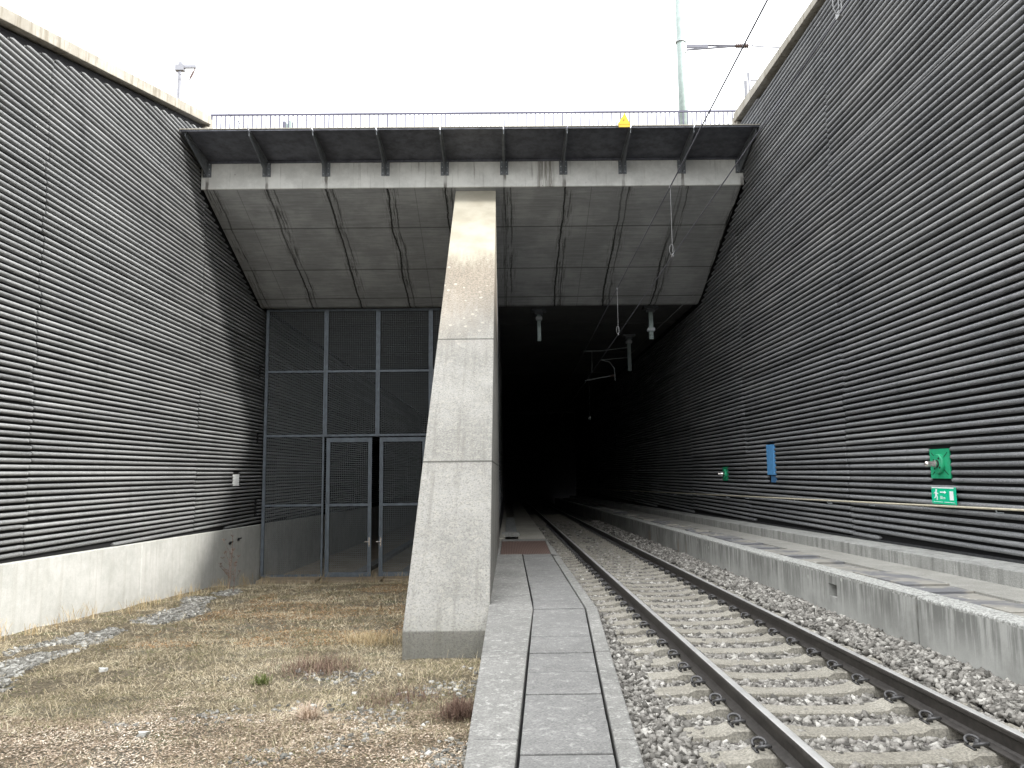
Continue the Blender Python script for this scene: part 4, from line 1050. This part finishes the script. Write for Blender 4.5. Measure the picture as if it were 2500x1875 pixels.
m = MB(); m.box(-26.25, -25.3, 59.9, 60.1, 33.28, 33.52); m.build('arm', M['mastgrey'], ml)
m = MB(); m.tube([(-25.35, 60, 33.3), (-25.52, 60, 32.9), (-25.7, 60, 32.5), (-25.78, 60, 32.3)], [0.025, 0.085, 0.085, 0.025], 8); m.build('insulator', M['insul'], ml)
m = MB(); m.tube([(-5.0, 6, 5.6), (-5.866, 10, 6.70), (-25.78, 60, 32.27), (-30, 78, 33)], 0.012, 5)
a = Vector((-25.78, 60, 32.27))
M['farwire'] = plain('far wire', (0.12, 0.12, 0.14), 0.6).m
lw = MB(); lw.tube([(-46.0, 48, 41.9), (-25.78, 60, 32.27), (-19.5, 66, 27.6), (-12, 74, 22)], 0.035, 5)
tag(lw.build('distant_wire', M['farwire']), 'thin wire crossing the sky past the small mast at the upper left', 'overhead wire')
lw = MB(); lw.tube([(-13.0, 10, 9.9), (-8.35, 12, 7.82), (-8.1, 14.2, 7.0)], 0.004, 4)
mr = thing('mast', 'faint pale insulator mast just behind the right coping', 'mast', (16.6, 50, 9.3))
m = MB(); m.tube([(16.6, 50, 9.3), (16.62, 50, 26.5)], 0.16, 8); m.build('pole', M['mastgrey'], mr)
m = MB(); m.tube([(16.95, 50.4, 24.0), (16.95, 50.4, 26.0), (16.95, 50.4, 27.3)], [0.03, 0.10, 0.12], 8); m.tube([(17.0, 50.4, 26.75), (17.5, 50.4, 26.75), (17.55, 50.4, 26.5)], 0.05, 6); m.build('insulator', M['mastgrey'], mr)

# ------------------------------------------------------------------ light
CLOUD = 11.0
sd = Vector((1.0, -0.68, 0.86)).normalized()
el = math.asin(sd.z); az = math.atan2(sd.x, sd.y)
w = bpy.data.worlds.new('World'); SC.world = w; w.use_nodes = True
nt = w.node_tree; bg = nt.nodes['Background']; bg.inputs[1].default_value = 0.15
sky = nt.nodes.new('ShaderNodeTexSky'); sky.sky_type = 'NISHITA'; sky.sun_disc = False
sky.sun_elevation = el; sky.sun_rotation = az; sky.air_density = 1.3; sky.dust_density = 2.5; sky.ozone_density = 1.0
hs = nt.nodes.new('ShaderNodeHueSaturation'); hs.inputs['Saturation'].default_value = 0.22; hs.inputs['Value'].default_value = 1.0
nt.links.new(sky.outputs[0], hs.inputs['Color'])
# high thin cloud: brighter overhead than at the horizon
tc_ = nt.nodes.new('ShaderNodeTexCoord'); sx_ = nt.nodes.new('ShaderNodeSeparateXYZ'); nt.links.new(tc_.outputs['Generated'], sx_.inputs[0])
mr = nt.nodes.new('ShaderNodeMapRange'); mr.inputs[1].default_value = 0.0; mr.inputs[2].default_value = 1.0; mr.inputs[3].default_value = CLOUD * 0.22; mr.inputs[4].default_value = CLOUD
nt.links.new(sx_.outputs[2], mr.inputs[0])
cc = nt.nodes.new('ShaderNodeMix'); cc.data_type = 'RGBA'; cc.blend_type = 'MULTIPLY'; cc.inputs[0].default_value = 1.0
cc.inputs[6].default_value = (0.97, 0.985, 1.0, 1); nt.links.new(mr.outputs[0], cc.inputs[7])
mx = nt.nodes.new('ShaderNodeMix'); mx.data_type = 'RGBA'; mx.inputs[0].default_value = 0.70
nt.links.new(hs.outputs[0], mx.inputs[6]); nt.links.new(cc.outputs[2], mx.inputs[7]); nt.links.new(mx.outputs[2], bg.inputs[0])
ld = bpy.data.lights.new('sun', 'SUN'); ld.energy = 1.45; ld.angle = math.radians(5); ld.color = (1.0, 0.965, 0.92)
lo = bpy.data.objects.new('sun', ld); COL.objects.link(lo); lo.rotation_euler = sd.to_track_quat('Z', 'Y').to_euler(); lo.location = (20, -20, 30)

# ------------------------------------------------------------------ camera
P_, W_, R_ = math.radians(6.542339), math.radians(0.374928), 0.011
cd = bpy.data.cameras.new('camera'); cam = bpy.data.objects.new('camera', cd); COL.objects.link(cam); SC.camera = cam
cd.sensor_width = 36; cd.lens = 1878 / 2500 * 36; cd.clip_start = 0.05; cd.clip_end = 2000
def from_cam(r, u, d):
    c, s = math.cos(R_), math.sin(R_); x, z = c * r + s * u, -s * r + c * u; y = d
    c, s = math.cos(P_), math.sin(P_); y, z = c * y - s * z, s * y + c * z
    c, s = math.cos(W_), math.sin(W_); x, y = c * x + s * y, -s * x + c * y
    return Vector((x, y, z))
rx, ux, bx_ = from_cam(1, 0, 0), from_cam(0, 1, 0), -from_cam(0, 0, 1)
cam.matrix_world = Matrix(((rx.x, ux.x, bx_.x, 0), (rx.y, ux.y, bx_.y, 0), (rx.z, ux.z, bx_.z, 0), (0, 0, 0, 1)))
SC.view_settings.view_transform = 'Standard'; SC.view_settings.look = 'None'; SC.view_settings.gamma = 1; SC.view_settings.exposure = 2.0
SC.render.resolution_x = 1024; SC.render.resolution_y = 768
